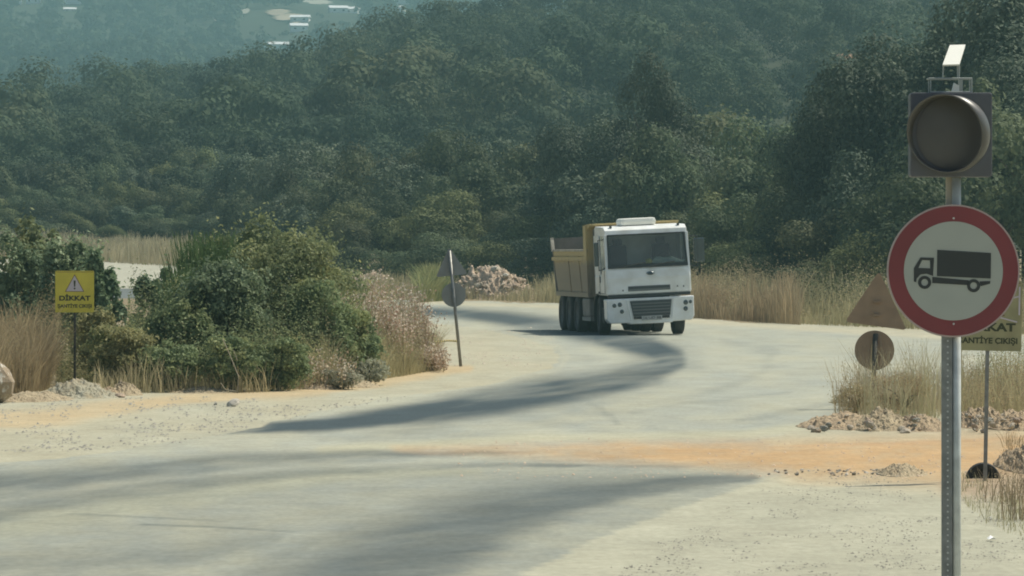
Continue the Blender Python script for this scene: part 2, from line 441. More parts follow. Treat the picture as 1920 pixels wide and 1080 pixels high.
def surf(x, y):
    """colours of the ground materials and masks; positions come from ground points"""
    px = 960 + x * F / y
    py = HY + H * F / y
    n1 = fbm(px / 90, py / 16, 1, 4); n2 = fbm(px / 26, py / 6, 2, 3); n3 = fbm(x / 0.5, y / 1.4, 3, 4)
    wob = (n1 - 0.5) * 2
    py2 = py + wob * 5
    px2 = px + (n2 - 0.5) * 20
    road = poly_mask(px2, py2, ROAD) & (y < 208)
    zr = terrain(x, y)
    pyt = HY - (zr - H) * F / y
    # the stretch that climbs to the left beyond the bushes
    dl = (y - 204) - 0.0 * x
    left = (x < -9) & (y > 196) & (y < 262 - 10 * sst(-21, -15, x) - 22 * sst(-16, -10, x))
    dist = seg_mask(px, py, [(a[0], a[1], 1) for a in ROAD[:1] * 2])  # placeholder of zeros
    C_dust = np.array([0.385, 0.378, 0.290]); C_grey = np.array([0.322, 0.336, 0.288]); C_asph = np.array([0.050, 0.070, 0.078])
    C_grav = np.array([0.395, 0.365, 0.260]); C_or = np.array([0.45, 0.30, 0.155]); C_soil = np.array([0.22, 0.17, 0.10]); C_tan = np.array([0.46, 0.36, 0.215])
    def mix(a, b, t): return a * (1 - t[..., None]) + b * t[..., None]
    col = np.broadcast_to(C_grav, x.shape + (3,)).copy()
    col = mix(col, C_dust, np.clip(n1 * 1.2 - 0.1, 0, 1))
    # lower right verge greyer
    col = mix(col, C_dust * 0.98, sst(880, 960, py) * 0.8)
    # tan shoulder strip along the bushes on the left
    tan = seg_mask(px, py2, [(-200, 800, 30), (100, 780, 26), (300, 752, 16), (600, 732, 16), (800, 700, 16), (880, 690, 12)], 0.8)
    col = mix(col, C_tan, np.clip(tan * (0.6 + 0.5 * n2), 0, 1))
    # bare soil under the vegetation
    veg = ((py < 728 - sst(560, 860, px) * 55) & (px < 830 - 200 * sst(640, 560, py)) & ~road)
    col = mix(col, C_soil, veg * 0.8)
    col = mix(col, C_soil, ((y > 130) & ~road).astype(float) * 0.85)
    bare = np.zeros_like(x)
    roadw = road.astype(float)
    rc = np.broadcast_to(C_grey, x.shape + (3,)).copy()
    rc = mix(rc, C_dust, np.clip(n1 * 1.6 - 0.35, 0, 1))
    rc = mix(rc, np.array([0.42, 0.40, 0.28]), seg_mask(px, py, [(600, 845, 14), (1000, 822, 12), (1400, 815, 14), (1600, 790, 14)], 0.9) * 0.7)
    rc = mix(rc, np.array([0.45, 0.41, 0.29]), seg_mask(px, py, [(780, 567, 6), (1100, 577, 6), (1300, 602, 9), (1500, 615, 10), (1800, 632, 12)], 0.9) * 0.7)
    rc = mix(rc, np.array([0.40, 0.39, 0.27]), seg_mask(px, py, [(0, 990, 45), (350, 930, 34), (640, 890, 22), (900, 885, 10)], 1.0) * 0.45)
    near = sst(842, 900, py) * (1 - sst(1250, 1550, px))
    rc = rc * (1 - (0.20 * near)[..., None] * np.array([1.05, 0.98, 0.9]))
    edge = seg_mask(px, py, [(440, 822, 8), (560, 785, 14), (800, 742, 15), (960, 716, 14), (1050, 690, 8), (1065, 668, 8), (1045, 650, 6), (960, 632, 6), (800, 607, 6)], 1.0)
    rc = mix(rc, C_dust * 1.05, edge * 0.55)
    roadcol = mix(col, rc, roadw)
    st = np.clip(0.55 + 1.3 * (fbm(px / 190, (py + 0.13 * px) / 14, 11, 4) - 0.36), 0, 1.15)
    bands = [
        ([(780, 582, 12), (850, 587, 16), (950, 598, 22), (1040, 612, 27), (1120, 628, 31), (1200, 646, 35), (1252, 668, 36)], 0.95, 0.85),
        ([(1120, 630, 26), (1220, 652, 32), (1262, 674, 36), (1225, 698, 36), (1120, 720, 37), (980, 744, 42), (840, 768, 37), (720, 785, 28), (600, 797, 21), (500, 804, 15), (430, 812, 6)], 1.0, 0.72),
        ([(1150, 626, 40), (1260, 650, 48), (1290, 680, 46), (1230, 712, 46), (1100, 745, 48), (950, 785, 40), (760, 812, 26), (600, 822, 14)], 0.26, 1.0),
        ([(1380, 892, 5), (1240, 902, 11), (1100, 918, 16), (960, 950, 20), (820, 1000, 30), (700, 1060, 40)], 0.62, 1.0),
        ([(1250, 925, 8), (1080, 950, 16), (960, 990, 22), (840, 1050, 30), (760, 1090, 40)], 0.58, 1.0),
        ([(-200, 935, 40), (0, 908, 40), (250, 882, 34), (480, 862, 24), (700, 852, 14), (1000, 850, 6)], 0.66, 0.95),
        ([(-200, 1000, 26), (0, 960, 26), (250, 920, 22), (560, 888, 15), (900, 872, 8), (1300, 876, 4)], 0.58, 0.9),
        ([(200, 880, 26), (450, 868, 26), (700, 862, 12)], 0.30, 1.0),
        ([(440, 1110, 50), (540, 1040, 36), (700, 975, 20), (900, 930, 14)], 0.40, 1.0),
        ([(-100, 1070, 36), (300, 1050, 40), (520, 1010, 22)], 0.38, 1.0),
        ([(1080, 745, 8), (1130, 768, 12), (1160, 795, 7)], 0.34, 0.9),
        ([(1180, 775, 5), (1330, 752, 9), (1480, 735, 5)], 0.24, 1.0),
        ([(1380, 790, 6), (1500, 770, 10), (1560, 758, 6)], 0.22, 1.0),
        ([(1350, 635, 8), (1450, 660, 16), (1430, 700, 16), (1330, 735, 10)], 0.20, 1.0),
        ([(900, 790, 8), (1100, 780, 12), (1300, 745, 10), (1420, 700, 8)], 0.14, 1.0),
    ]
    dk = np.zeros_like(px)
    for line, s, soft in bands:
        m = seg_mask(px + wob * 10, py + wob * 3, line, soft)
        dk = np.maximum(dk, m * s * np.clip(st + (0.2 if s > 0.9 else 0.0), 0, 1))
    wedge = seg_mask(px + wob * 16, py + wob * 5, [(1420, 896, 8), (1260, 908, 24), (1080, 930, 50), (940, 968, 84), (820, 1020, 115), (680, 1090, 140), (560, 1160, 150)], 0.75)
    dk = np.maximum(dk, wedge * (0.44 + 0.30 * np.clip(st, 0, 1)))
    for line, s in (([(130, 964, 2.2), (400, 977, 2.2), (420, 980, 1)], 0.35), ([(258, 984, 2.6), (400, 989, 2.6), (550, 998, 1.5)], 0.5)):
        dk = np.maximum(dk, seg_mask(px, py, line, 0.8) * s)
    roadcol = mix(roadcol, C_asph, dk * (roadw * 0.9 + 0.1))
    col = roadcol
    om = poly_mask(px2, py + wob * 4, ORANGE).astype(float)
    os_ = seg_mask(px, py + wob * 4, [(740, 842, 12), (1000, 846, 26), (1250, 850, 36), (1500, 860, 54), (1800, 862, 80), (2300, 850, 90)], 0.9)
    col = mix(col, C_or, np.clip(os_ * (0.82 + 0.7 * (n2 - 0.35)) * (0.45 + 0.6 * sst(850, 1350, px)), 0, 1))
    col = mix(col, C_or * np.array([0.95, 0.85, 0.8]), seg_mask(px, py, [(1480, 838, 3), (1700, 832, 6), (2000, 820, 8)], 1.0) * 0.4)
    col = mix(col, np.array([0.30, 0.22, 0.15]), seg_mask(px, py, [(1780, 915, 30), (1900, 915, 70), (2000, 900, 110), (2300, 880, 140)], 1.0) * (0.4 + 0.5 * n2))
    # left climbing road, its dust
    lc = np.broadcast_to(np.array([0.40, 0.39, 0.31]), x.shape + (3,))
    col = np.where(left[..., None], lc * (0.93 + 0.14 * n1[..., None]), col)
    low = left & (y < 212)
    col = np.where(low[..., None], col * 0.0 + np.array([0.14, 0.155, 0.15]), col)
    # woodland floor and bare red earth on the hill
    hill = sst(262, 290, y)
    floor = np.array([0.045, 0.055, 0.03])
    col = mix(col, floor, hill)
    for (bx, by) in BARE:
        X, D, _ = by
        d = np.hypot(x - X, (y - D) / 2.2) / bx
        col = mix(col, np.array([0.30, 0.17, 0.10]), (1 - sst(0.6, 1.1, d + (n2 - 0.5) * 0.5)))
    spk = 0.86 + 0.28 * n3
    col = col * spk[..., None]
    rmask = (road | left)
    return np.clip(col, 0, 1), rmask, om > 0.5

BARE = [(4.5, hit(1275, 160, 300)), (4.0, hit(1262, 120, 300)), (4.0, hit(1605, 105, 300)), (3.0, hit(1412, 152, 300)), (4.0, hit(1330, 170, 300))]

def ground_mat():
    m = bpy.data.materials.new('dusty_ground'); m.use_nodes = True
    nt = m.node_tree; b = nt.nodes['Principled BSDF']; b.inputs['Roughness'].default_value = 0.92
    b.inputs['Specular IOR Level'].default_value = 0.2
    at = nt.nodes.new('ShaderNodeAttribute'); at.attribute_name = 'surface'
    ge = nt.nodes.new('ShaderNodeNewGeometry')
    n1 = nt.nodes.new('ShaderNodeTexNoise'); n1.inputs['Scale'].default_value = 2.2; n1.inputs['Detail'].default_value = 10; n1.inputs['Roughness'].default_value = 0.75
    nt.links.new(ge.outputs['Position'], n1.inputs['Vector'])
    mr = nt.nodes.new('ShaderNodeMapRange'); mr.inputs['From Min'].default_value = 0.3; mr.inputs['From Max'].default_value = 0.7
    mr.inputs['To Min'].default_value = 0.86; mr.inputs['To Max'].default_value = 1.10
    nt.links.new(n1.outputs['Fac'], mr.inputs['Value'])
    mp = nt.nodes.new('ShaderNodeMapping'); mp.inputs['Scale'].default_value = (1, 0.35, 1)
    nt.links.new(ge.outputs['Position'], mp.inputs['Vector'])
    n2 = nt.nodes.new('ShaderNodeTexNoise'); n2.inputs['Scale'].default_value = 16; n2.inputs['Detail'].default_value = 5
    nt.links.new(mp.outputs[0], n2.inputs['Vector'])
    m2 = nt.nodes.new('ShaderNodeMapRange'); m2.inputs['From Min'].default_value = 0.3; m2.inputs['From Max'].default_value = 0.7
    m2.inputs['To Min'].default_value = 0.90; m2.inputs['To Max'].default_value = 1.08
    nt.links.new(n2.outputs['Fac'], m2.inputs['Value'])
    mu = nt.nodes.new('ShaderNodeMath'); mu.operation = 'MULTIPLY'
    nt.links.new(mr.outputs[0], mu.inputs[0]); nt.links.new(m2.outputs[0], mu.inputs[1])
    vm = nt.nodes.new('ShaderNodeVectorMath'); vm.operation = 'SCALE'
    nt.links.new(at.outputs['Color'], vm.inputs[0]); nt.links.new(mu.outputs[0], vm.inputs['Scale'])
    nt.links.new(vm.outputs[0], b.inputs['Base Color'])
    bp = nt.nodes.new('ShaderNodeBump'); bp.inputs['Strength'].default_value = 0.25; bp.inputs['Distance'].default_value = 0.03
    nt.links.new(n1.outputs['Fac'], bp.inputs['Height']); nt.links.new(bp.outputs[0], b.inputs['Normal'])
    return m
M['ground'] = ground_mat()

def build_ground():
    xs = list(np.arange(-9, 9.001, 0.07))
    a = 9.0; d = 0.07; ext = []
    while a < 1500:
        d = min(d * 1.02 if a < 30 else d * 1.12, 60); a += d; ext.append(a)
    xs = np.array(sorted([-e for e in ext] + xs + ext))
    ys = [-120.0, -60, -30, -10, 0, 6, 12, 17, 20, 22]
    y = 22.0
    while y < 3200:
        if y < 270: y += max(0.1, min(1.8 * y * y / 16640, 1.5))
        else: y += min(3 + (y - 270) * 0.03, 40)
        ys.append(y)
    ys = np.array(ys)
    X, Y = np.meshgrid(xs, ys)
    Yc = np.maximum(Y, 14.0)
    Z = terrain(X, Y)
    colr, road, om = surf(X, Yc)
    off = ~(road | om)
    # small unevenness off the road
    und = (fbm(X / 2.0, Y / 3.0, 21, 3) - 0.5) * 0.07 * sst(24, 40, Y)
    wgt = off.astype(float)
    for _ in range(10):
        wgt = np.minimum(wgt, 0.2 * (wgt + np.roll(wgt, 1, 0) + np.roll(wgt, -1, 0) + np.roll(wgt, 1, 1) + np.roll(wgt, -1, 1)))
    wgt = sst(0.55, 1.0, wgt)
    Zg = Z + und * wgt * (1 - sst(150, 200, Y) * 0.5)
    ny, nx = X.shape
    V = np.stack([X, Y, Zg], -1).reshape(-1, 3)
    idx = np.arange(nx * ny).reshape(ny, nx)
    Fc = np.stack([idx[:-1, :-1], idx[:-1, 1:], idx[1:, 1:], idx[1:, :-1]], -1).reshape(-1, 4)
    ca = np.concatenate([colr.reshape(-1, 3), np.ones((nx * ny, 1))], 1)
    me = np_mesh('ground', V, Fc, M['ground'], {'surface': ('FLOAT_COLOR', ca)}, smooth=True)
    tag(link('ground', me), kind='structure')
    def sheet(name, mask, dz):
        fm = mask.reshape(-1)[Fc].any(1)
        f = Fc[fm]
        u, inv = np.unique(f, return_inverse=True)
        v = V[u].copy(); core = mask.reshape(-1)[u]; v[:, 2] = np.where(core, Z.reshape(-1)[u] + dz, V[u][:, 2] - 0.003)
        # the outermost ring dips to the ground so the sheet has no raised lip
        me = np_mesh(name, v, inv.reshape(-1, 4), M['ground'], {'surface': ('FLOAT_COLOR', ca[u])}, smooth=True)
        tag(link(name, me), kind='structure')
    far = Y < 300
    sheet('road', road & far, 0.004)
    sheet('dirt_track', om & far, 0.008)
build_ground()

# ------------------------------------------------------------------ foliage builders
def unit(n):
    v = rng.normal(size=(n, 3)); return v / np.linalg.norm(v, axis=1, keepdims=True)

def leaf_quads(P, size, N=None, aspect=0.55, spread=0.8):
    """one rhombic leaf (or spray of leaves) at every point"""
    n = len(P)
    nn = unit(n) if N is None else N + unit(n) * spread
    nn /= np.linalg.norm(nn, axis=1, keepdims=True)
    t = np.cross(nn, unit(n)); t /= np.linalg.norm(t, axis=1, keepdims=True) + 1e-9
    b = np.cross(nn, t)
    s = (size * (0.6 + 0.8 * rng.random(n)))[:, None] if np.isscalar(size) else size[:, None]
    V = np.stack([P - t * s, P - b * s * aspect, P + t * s, P + b * s * aspect], 1).reshape(-1, 3)
    return V, np.arange(4 * n).reshape(n, 4)

def crown_points(n, R, K=26, bottom=-0.8, clump=0.34, lump=1.0):
    """leaf points on many overlapping clumps spread through an uneven crown; R=(rx,ry,rz)"""
    R = np.array(R)
    c = unit(K * 3); c = c[c[:, 2] > bottom][:K]; K = len(c)
    rad = 0.45 + 0.42 * rng.random((K, 1))
    C = c * rad
    cr = clump * (0.6 + 0.75 * rng.random(K))
    w = cr ** 2; w /= w.sum()
    k = rng.choice(K, n, p=w)
    d = unit(n)
    d[:, 2] = np.where(rng.random(n) < 0.7, np.abs(d[:, 2]), d[:, 2])
    rr = cr[k] * (0.72 + 0.33 * rng.random(n) ** 0.7)
    rr *= 1 + 0.25 * (vnoise(d[:, 0] * 3 + k, d[:, 1] * 3 + d[:, 2] * 3, 3) - 0.5)
    stray = rng.random(n) < 0.16
    rr = np.where(stray, rr * (1 + 0.45 * rng.random(n) ** 2), rr)
    P = (C[k] + d * rr[:, None]) * R
    tint = np.clip(0.28 + 0.28 * rng.random(n) + 0.45 * (rng.random(K)[k] - 0.5) + 0.2 * rng.random(n) ** 6, 0, 1)
    return P, d, tint, C * R

def leaf_mesh(name, P, N, tint, size, m, aspect=0.55, spread=0.8):
    V, Fc = leaf_quads(P, size, N, aspect, spread)
    return np_mesh(name, V, Fc, m, {'tint': ('FLOAT', np.repeat(tint, 4))})

def limb_mesh(name, base_r, top, tips, m):
    b = MB()
    b.tube((0, 0, -0.15), (0.05, 0.03, top), base_r, base_r * 0.6, 8)
    for t in tips:
        t = Vector(t); s = Vector((0.05, 0.03, top * (0.6 + 0.4 * random.random())))
        mid = s.lerp(t, 0.5) + Vector((0, 0, 0.12 * (t - s).length))
        b.tube(s, mid, base_r * 0.45, base_r * 0.28, 6); b.tube(mid, t, base_r * 0.28, base_r * 0.08, 5)
    me = bpy.data.meshes.new(name); b.bm.to_mesh(me); b.bm.free(); me.materials.append(m)
    return me

# unit trees: total height 1, crown radius about .38
TREES = {}
def tree_protos(key, m, count, nleaf, leaf, kinds):
    L = []
    for i in range(count):
        rz, zc, rx = kinds[i % len(kinds)]
        P, N, T, C = crown_points(nleaf, (rx, rx * (0.85 + 0.3 * random.random()), rz), K=(30, 15, 20)[i % 3], clump=(0.34, 0.46, 0.40)[i % 3])
        P[:, 2] += zc; C = C + np.array([0, 0, zc])
        # stray sprays break the outline
        extra = rng.choice(len(P), nleaf // 12)
        P[extra] += N[extra] * 0.05 * rng.random((len(extra), 1))
        cm = leaf_mesh(key + '_crown', P, N, T, leaf, m, 0.6, 0.5)
        tips = [tuple(C[j]) for j in rng.choice(len(C), 9, replace=False)]
        tm = limb_mesh(key + '_trunk', 0.022, max(0.2, zc - 0.1), tips, M['bark'])
        L.append((cm, tm))
    TREES[key] = L
KIN = [(0.40, 0.58, 0.38), (0.34, 0.55, 0.44), (0.45, 0.54, 0.32), (0.36, 0.6, 0.40)]
tree_protos('oak', M['leaf_oak'], 5, 9000, 0.0145, KIN)
tree_protos('evergreen', M['leaf_deep'], 4, 9000, 0.0145, KIN)
tree_protos('tall', M['leaf_deep'], 3, 20000, 0.0088, KIN)
tree_protos('olive', M['leaf_olive'], 3, 9000, 0.0145, KIN)
tree_protos('hill', M['leaf_hill'], 5, 3500, 0.024, KIN)

def place_tree(kind, x, y, h, w, label, cat, group, name):
    cm, tm = random.choice(TREES[kind])
    o = empty(name, (x, y, gz(x, y) - 0.05), random.random() * 6.28)
    o.scale = (w, w, h)
    tag(o, label, cat, group)
    link('crown', cm, o); link('trunk', tm, o)
    return o

# top outline of the near wood and the line where it starts
TOP_PX = [-80, 0, 120, 250, 400, 520, 640, 760, 870, 960, 1030, 1070, 1120, 1160, 1210, 1260, 1320, 1420, 1500, 1570, 1620, 1660, 1720, 1800, 1900, 2000]
TOP_Y = [300, 290, 268, 285, 262, 270, 250, 262, 232, 262, 248, 205, 195, 200, 150, 205, 225, 215, 195, 205, 140, 95, 55, 30, 5, 0]
FR_PX = [-80, 0, 400, 470, 560, 650, 850, 1000, 1100, 1250, 1500, 1700, 1920, 2100]
FR_D = [287, 287, 284, 250, 228, 216, 209, 207, 204, 176, 156, 146, 140, 138]
def near_wood():
    cnt = 0
    for row in range(9):
        f = row / 8.0
        px = -70.0 + random.random() * 30
        while px < 1990:
            D = np.interp(px, FR_PX, FR_D) + row * 5.0 + random.uniform(-1.8, 1.8)
            yt = np.interp(px, TOP_PX, TOP_Y)
            ztop = H + (HY - yt) * D / F
            x = (px - 960) * D / F
            g = gz(x, D)
            full = max(ztop - g, 2.5)
            lo = 0.36 + 0.34 * float(sst(1560, 1700, px)) + 0.2 * float(sst(1020, 1060, px) * (1 - sst(1250, 1300, px)))
            h = full * (lo + (1.02 - lo) * f ** 0.75) * random.choice((0.72, 0.84, 0.95, 1.03, 1.03))
            if row >= 7 and px < 1000: h *= random.choice((0.9, 1.0, 1.06))
            h = min(h, 14.5)
            w = max(3.4, min(h, 9) * random.uniform(0.72, 1.02)) * (1.15 if row < 3 else 1.0)
            r = random.random()
            if 1040 < px < 1300 and row > 3: kind = 'evergreen'
            elif px > 1600 and row > 2: kind = 'evergreen' if r < 0.75 else 'oak'
            elif 1300 < px < 1600: kind = 'olive' if r < 0.45 else 'oak'
            else: kind = 'oak' if r < 0.62 else ('evergreen' if r < 0.82 else 'olive')
            side = 'left' if px < 700 else ('middle' if px < 1330 else 'right')
            where = {'left': 'behind the climbing road at left', 'middle': 'behind the tipper truck and stone pile', 'right': 'behind the long straw grass at right'}[side]
            depth = 'short' if row < 2 else ('mid-height' if row < 5 else 'tall')
            word = {'oak': 'dull green scrub oak', 'evergreen': 'dark evergreen oak', 'olive': 'yellowish olive green tree'}[kind]
            place_tree('tall' if (h > 8.5 and kind == 'evergreen') else kind, x, D, h, w, f'{depth} {word} {where}', 'tree',
                       f'{depth} {word}s {where}', {'oak': 'scrub_oak', 'evergreen': 'evergreen_oak', 'olive': 'olive_green_tree'}[kind])
            cnt += 1
            px += (w * 0.62 * F / D) * random.uniform(0.85, 1.2)
    return cnt
N_NEAR = near_wood()
def feature_trees():
    for px, D, yt, wf in ((1590, 172, 165, 0.6), (1640, 169, 120, 0.6), (1690, 166, 70, 0.55), (1745, 171, 45, 0.6), (1800, 167, 40, 0.55), (1860, 169, 5, 0.55), (1925, 166, -8, 0.6), (1990, 168, -5, 0.6)):
        x, y = gp(px, D); g = gz(x, y); h = H + (HY - yt) * D / F - g
        place_tree('tall', x, y, h * 1.03, h * (wf + 0.28), 'very tall dark evergreen oak rising behind the signal lamp', 'tree', 'very tall dark evergreen oaks behind the signal lamp', 'evergreen_oak')
    for px, D, yt, wf in ((1085, 214, 208, 0.45), (1130, 212, 192, 0.5), (1212, 208, 143, 0.36), (1170, 210, 205, 0.6), (1265, 206, 205, 0.6)):
        x, y = gp(px, D); g = gz(x, y); h = H + (HY - yt) * D / F - g
        lab = 'tallest pointed dark evergreen oak above the truck roof' if yt == 143 else 'dark evergreen oak beside the pointed tallest one above the truck'
        place_tree('tall', x, y, h * 1.03, h * (wf + 0.28), lab, 'tree', None if yt == 143 else 'dark evergreen oaks above the truck', 'evergreen_oak')
feature_trees(); N_NEAR += 13

def hill_forest():
    pts = []
    D = 300.0
    while D < 690:
        sp = 6.8
        x = -88 * D / 650 - 10 + random.random() * sp
        while x < (1010 * D / F) + 8:
            X = x + random.uniform(-1.6, 1.6); Y = D + random.uniform(-2, 2)
            ok = True
            for bx, (BX, BD, _) in BARE:
                if math.hypot(X - BX, (Y - BD) / 2.2) < bx * 0.9: ok = False
            if ok: pts.append((X, Y))
            x += sp * random.uniform(0.85, 1.25)
        D += 8.3
    pts = np.array(pts)
    o = np.argsort(pts[:, 1]); pts = pts[o]
    indiv = max(0, min(290 - N_NEAR, 90))
    for i in range(indiv):
        x, y = pts[i]; h = random.uniform(4.2, 6.2)
        place_tree('hill', x, y, h, h * random.uniform(0.95, 1.3), 'hazy green tree low on the wooded slope behind the near wood', 'tree',
                   'trees at the foot of the wooded slope', 'hillside_tree')
    rest = pts[indiv:]
    z = terrain(rest[:, 0], rest[:, 1])
    HN = np.clip((fbm(rest[:, 0] / 8, rest[:, 1] / 15, 77, 2) - 0.25) * 2.0, 0, 1)
    Vs, Fs, Ts = [], [], []; off = 0
    for i, (x, y) in enumerate(rest):
        q = HN[i]; h = (3.6 + 5.6 * q) * random.uniform(0.8, 1.2); w = h * random.uniform(0.9, 1.3)
        n = 1700 if y < 480 else 1100
        rad = 0.5
        P, N, T, C = crown_points(n, (0.40 * w, 0.40 * w, 0.42 * h), K=9, clump=0.52)
        P[:, 2] += 0.56 * h
        P += np.array([x, y, z[i] - 0.1])
        V, Fc = leaf_quads(P, 0.021 * w, N, 0.65, 0.3)
        T = 0.5 + (T - 0.5) * 0.6
        Vs.append(V); Fs.append(Fc + off); off += len(V)
        b = random.gauss(0, 0.20) + 0.45 * (HN[i] - 0.5)  # patchy tint paints shade between crowns: low ones darker, tall ones lighter
        Ts.append(np.repeat(np.clip(T + b, 0, 1), 4))
    me = np_mesh('hillside_forest', np.concatenate(Vs), np.concatenate(Fs), M['leaf_hill'], {'tint': ('FLOAT', np.concatenate(Ts))})
    tag(link('hillside_forest', me), 'dense hazy green wood covering the slope up to the skyline', 'forest', None, 'stuff')
    # the far valley side
    Vs, Fs, Ts = [], [], []; off = 0
    fields = FIELDS
    for D in np.arange(1060, 2560, 13.0):
        for x in np.arange(-150 * D / 1000 - 10, 0.01 * D, 10.5):
            X = x + random.uniform(-4, 4); Y = D + random.uniform(-5, 5)
            if vnoise(np.array([X / 60]), np.array([Y / 90]), 4)[0] < 0.13: continue
            px = 960 + X * F / Y
            zz = gz(X, Y); py = HY - (zz - H) * F / Y
            if any(a < px < b and c < py < d for a, b, c, d in fields): continue
            h = random.uniform(6, 10)
            if any(a - 4 < px < b + 4 and c < py < d + 16 for a, b, c, d in fields): continue
            if any(a - 4 < px < b + 4 and c < py < d + 60 for a, b, c, d in fields): h = random.uniform(1.6, 2.8)
            w = h * random.uniform(1.0, 1.5)
            P, N, T, C = crown_points(130, (0.42 * w, 0.42 * w, 0.44 * h), K=9, clump=0.5)
            P[:, 2] += 0.5 * h; P += np.array([X, Y, zz])
            V, Fc = leaf_quads(P, 0.085 * w, N, 0.7, 0.35)
            Vs.append(V); Fs.append(Fc + off); off += len(V)
            Ts.append(np.repeat(np.clip(T + random.gauss(0, 0.2), 0, 1), 4))
    me = np_mesh('far_forest', np.concatenate(Vs), np.concatenate(Fs), M['leaf_hill'], {'tint': ('FLOAT', np.concatenate(Ts))})
    tag(link('far_forest', me), 'blue hazy far-off wood across the valley', 'forest', None, 'stuff')

# ------------------------------------------------------------------ far village
# picture areas kept free of trees: x0,x1,y0,y1 where fields and houses show
FIELDS = [(445, 545, 20, 34), (495, 578, 30, 46), (545, 580, 46, 62), (555, 640, 0, 12), (112, 160, 0, 26), (615, 675, 8, 26), (735, 775, -8, 12), (500, 535, 78, 100), (20, 72, -6, 10)]
def far_things():
    fm = mat('field_tan', (0.40, 0.34, 0.24), 0.95, noise=0.3, scale=0.05)
    fm2 = mat('field_pale', (0.36, 0.35, 0.28), 0.95, noise=0.3, scale=0.05)
    def field(px0, px1, py0, py1, m):
        a = hit(px0, py1, 1100); b = hit(px1, py0, 1100)
        D0, D1 = a[1], b[1]
        if D1 < D0 + 12: D1 = D0 + 25
        nx, ny = 24, 16
        V = []
        for j in range(ny):
            D = D0 + (D1 - D0) * j / (ny - 1)
            for i in range(nx):
                w = 0.12 * math.sin(j * 0.9) + 0.06 * math.sin(i * 1.7)
                tj = j / (ny - 1); half = math.sqrt(max(0.02, 1 - (2 * tj - 1) ** 2)); u = i / (nx - 1) - 0.5
                px = (px0 + px1) / 2 + (px1 - px0) * (u * half * (0.8 + 0.2 * math.sin(j * 1.7 + px0)) + 0.22 * (tj - 0.5))
                X = (px - 960) * D / F
                V.append((X, D, gz(X, D) + 0.5))
        idx = np.arange(nx * ny).reshape(ny, nx)
        Fc = np.stack([idx[:-1, :-1], idx[:-1, 1:], idx[1:, 1:], idx[1:, :-1]], -1).reshape(-1, 4)
        tag(link('field', np_mesh('field', V, Fc, m)), kind='structure')
    field(495, 548, 26, 30, fm); field(508, 574, 37, 41, fm); field(540, 560, 29, 36, fm); field(690, 765, 13, 17, fm2); field(545, 572, 44, 47, fm)
    field(450, 470, 25, 28, fm2); field(560, 628, 4, 7, fm2); field(112, 156, 4, 14, fm2); field(400, 425, 38, 42, fm2)
    spots = [(634, 20, 9, 7, 3.0, 'house_roof', 'flat white house with bright roof just above the wooded skyline', 0.2),
             (662, 21, 6, 6, 2.8, 'house_roof', 'small white house right of the flat white house above the skyline', -0.2),
             (754, 4, 13, 8, 4.0, 'house_roof', 'long white house at the top edge above the wooded ridge', 0.1),
             (716, 18, 6, 5, 2.6, 'house_roof', 'tiny pale house left of the ridge top trees', 0.0),
             (742, 17, 7, 5, 2.4, 'house_roof', 'tiny pale house below the long white house', 0.0),
             (560, 55, 8, 7, 3.4, 'house_roof', 'pale house at the foot of the tan field', 0.15),
             (563, 36, 9, 6, 2.6, 'house_roof', 'low white house beside the tan field', -0.1),
             (518, 88, 11, 6, 2.8, 'house_roof', 'low white house peeping over the skyline trees', 0.05),
             (134, 3, 20, 9, 4.0, 'house_roof', 'wide white building at the top left edge of the far slope', 0.0),
             (131, 20, 6, 5, 2.4, 'house_roof', 'little white hut below the wide white building', 0.1),
             (28, 3, 7, 6, 3.4, 'house_roof', 'small white house in the top left corner', 0.1),
             (63, 2, 7, 6, 3.0, 'house_tile', 'small pale house with tiled roof right of the corner house', -0.1)]
    spots = [(a, b, w * 0.9, d * 0.85, h * 0.7, r, l, z) for a, b, w, d, h, r, l, z in spots]
    for px, py, w, d, h, roof, lab, rz in spots:
        X, D, z = hit(px, py + 4, 700)
        if D < 1000: X, D, z = hit(px, py + 2, 1000)
        o = empty('house', (X, D, z - 0.5), rz)
        tag(o, lab, 'house', 'houses on the far hillside')
        MB().box((0, 0, (h + 0.3) / 2), (w, d, h + 0.3)).build('wall', M['house_wall'], o)
        hh = h + 0.5
        rz_ = 0.2 * d
        MB().prism([(-d / 2 - .5, hh - 0.1), (d / 2 + .5, hh - 0.1), (0, hh + rz_)], -w / 2 - .4, w / 2 + .4, 'x').build('roof', M[roof], o)
        for k in (-1, 1):
            MB().box((k * w * 0.25, -d / 2 - 0.03, hh * 0.55), (w * 0.13, 0.06, h * 0.35)).build('window', M['house_win'], o)
hill_forest()
far_things()

# ------------------------------------------------------------------ roadside shrubs
def bush(px, D, h, w, m, n, leaf, label, group, name='shrub', cat='shrub', aspect=0.5, K=34, zc=0.52, dx=0.8, tilt=0):
    x, y = gp(px, D)
    o = empty(name, (x, y, gz(x, y)), 0)
    tag(o, label, cat, group)
    P, N, T, C = crown_points(n, (w / 2, w / 2 * dx, h * 0.52), K=int(K * 1.7), bottom=-1.0, clump=0.25)
    far = rng.random(n) < 0.10
    P[far] *= 1 + 0.35 * rng.random((int(far.sum()), 1)) ** 2
    P[:, 2] += h * zc
    P[:, 2] = np.abs(P[:, 2])
    link('foliage', leaf_mesh('foliage', P, N, T, leaf, m, aspect, 0.9), o)
    C = C + np.array([0, 0, h * zc])
    tips = [tuple(C[j]) for j in rng.choice(len(C), min(10, len(C)), replace=False)]
    link('stem', limb_mesh('stem', 0.03, 0.35 * h, tips, M['bark']), o)
    return o

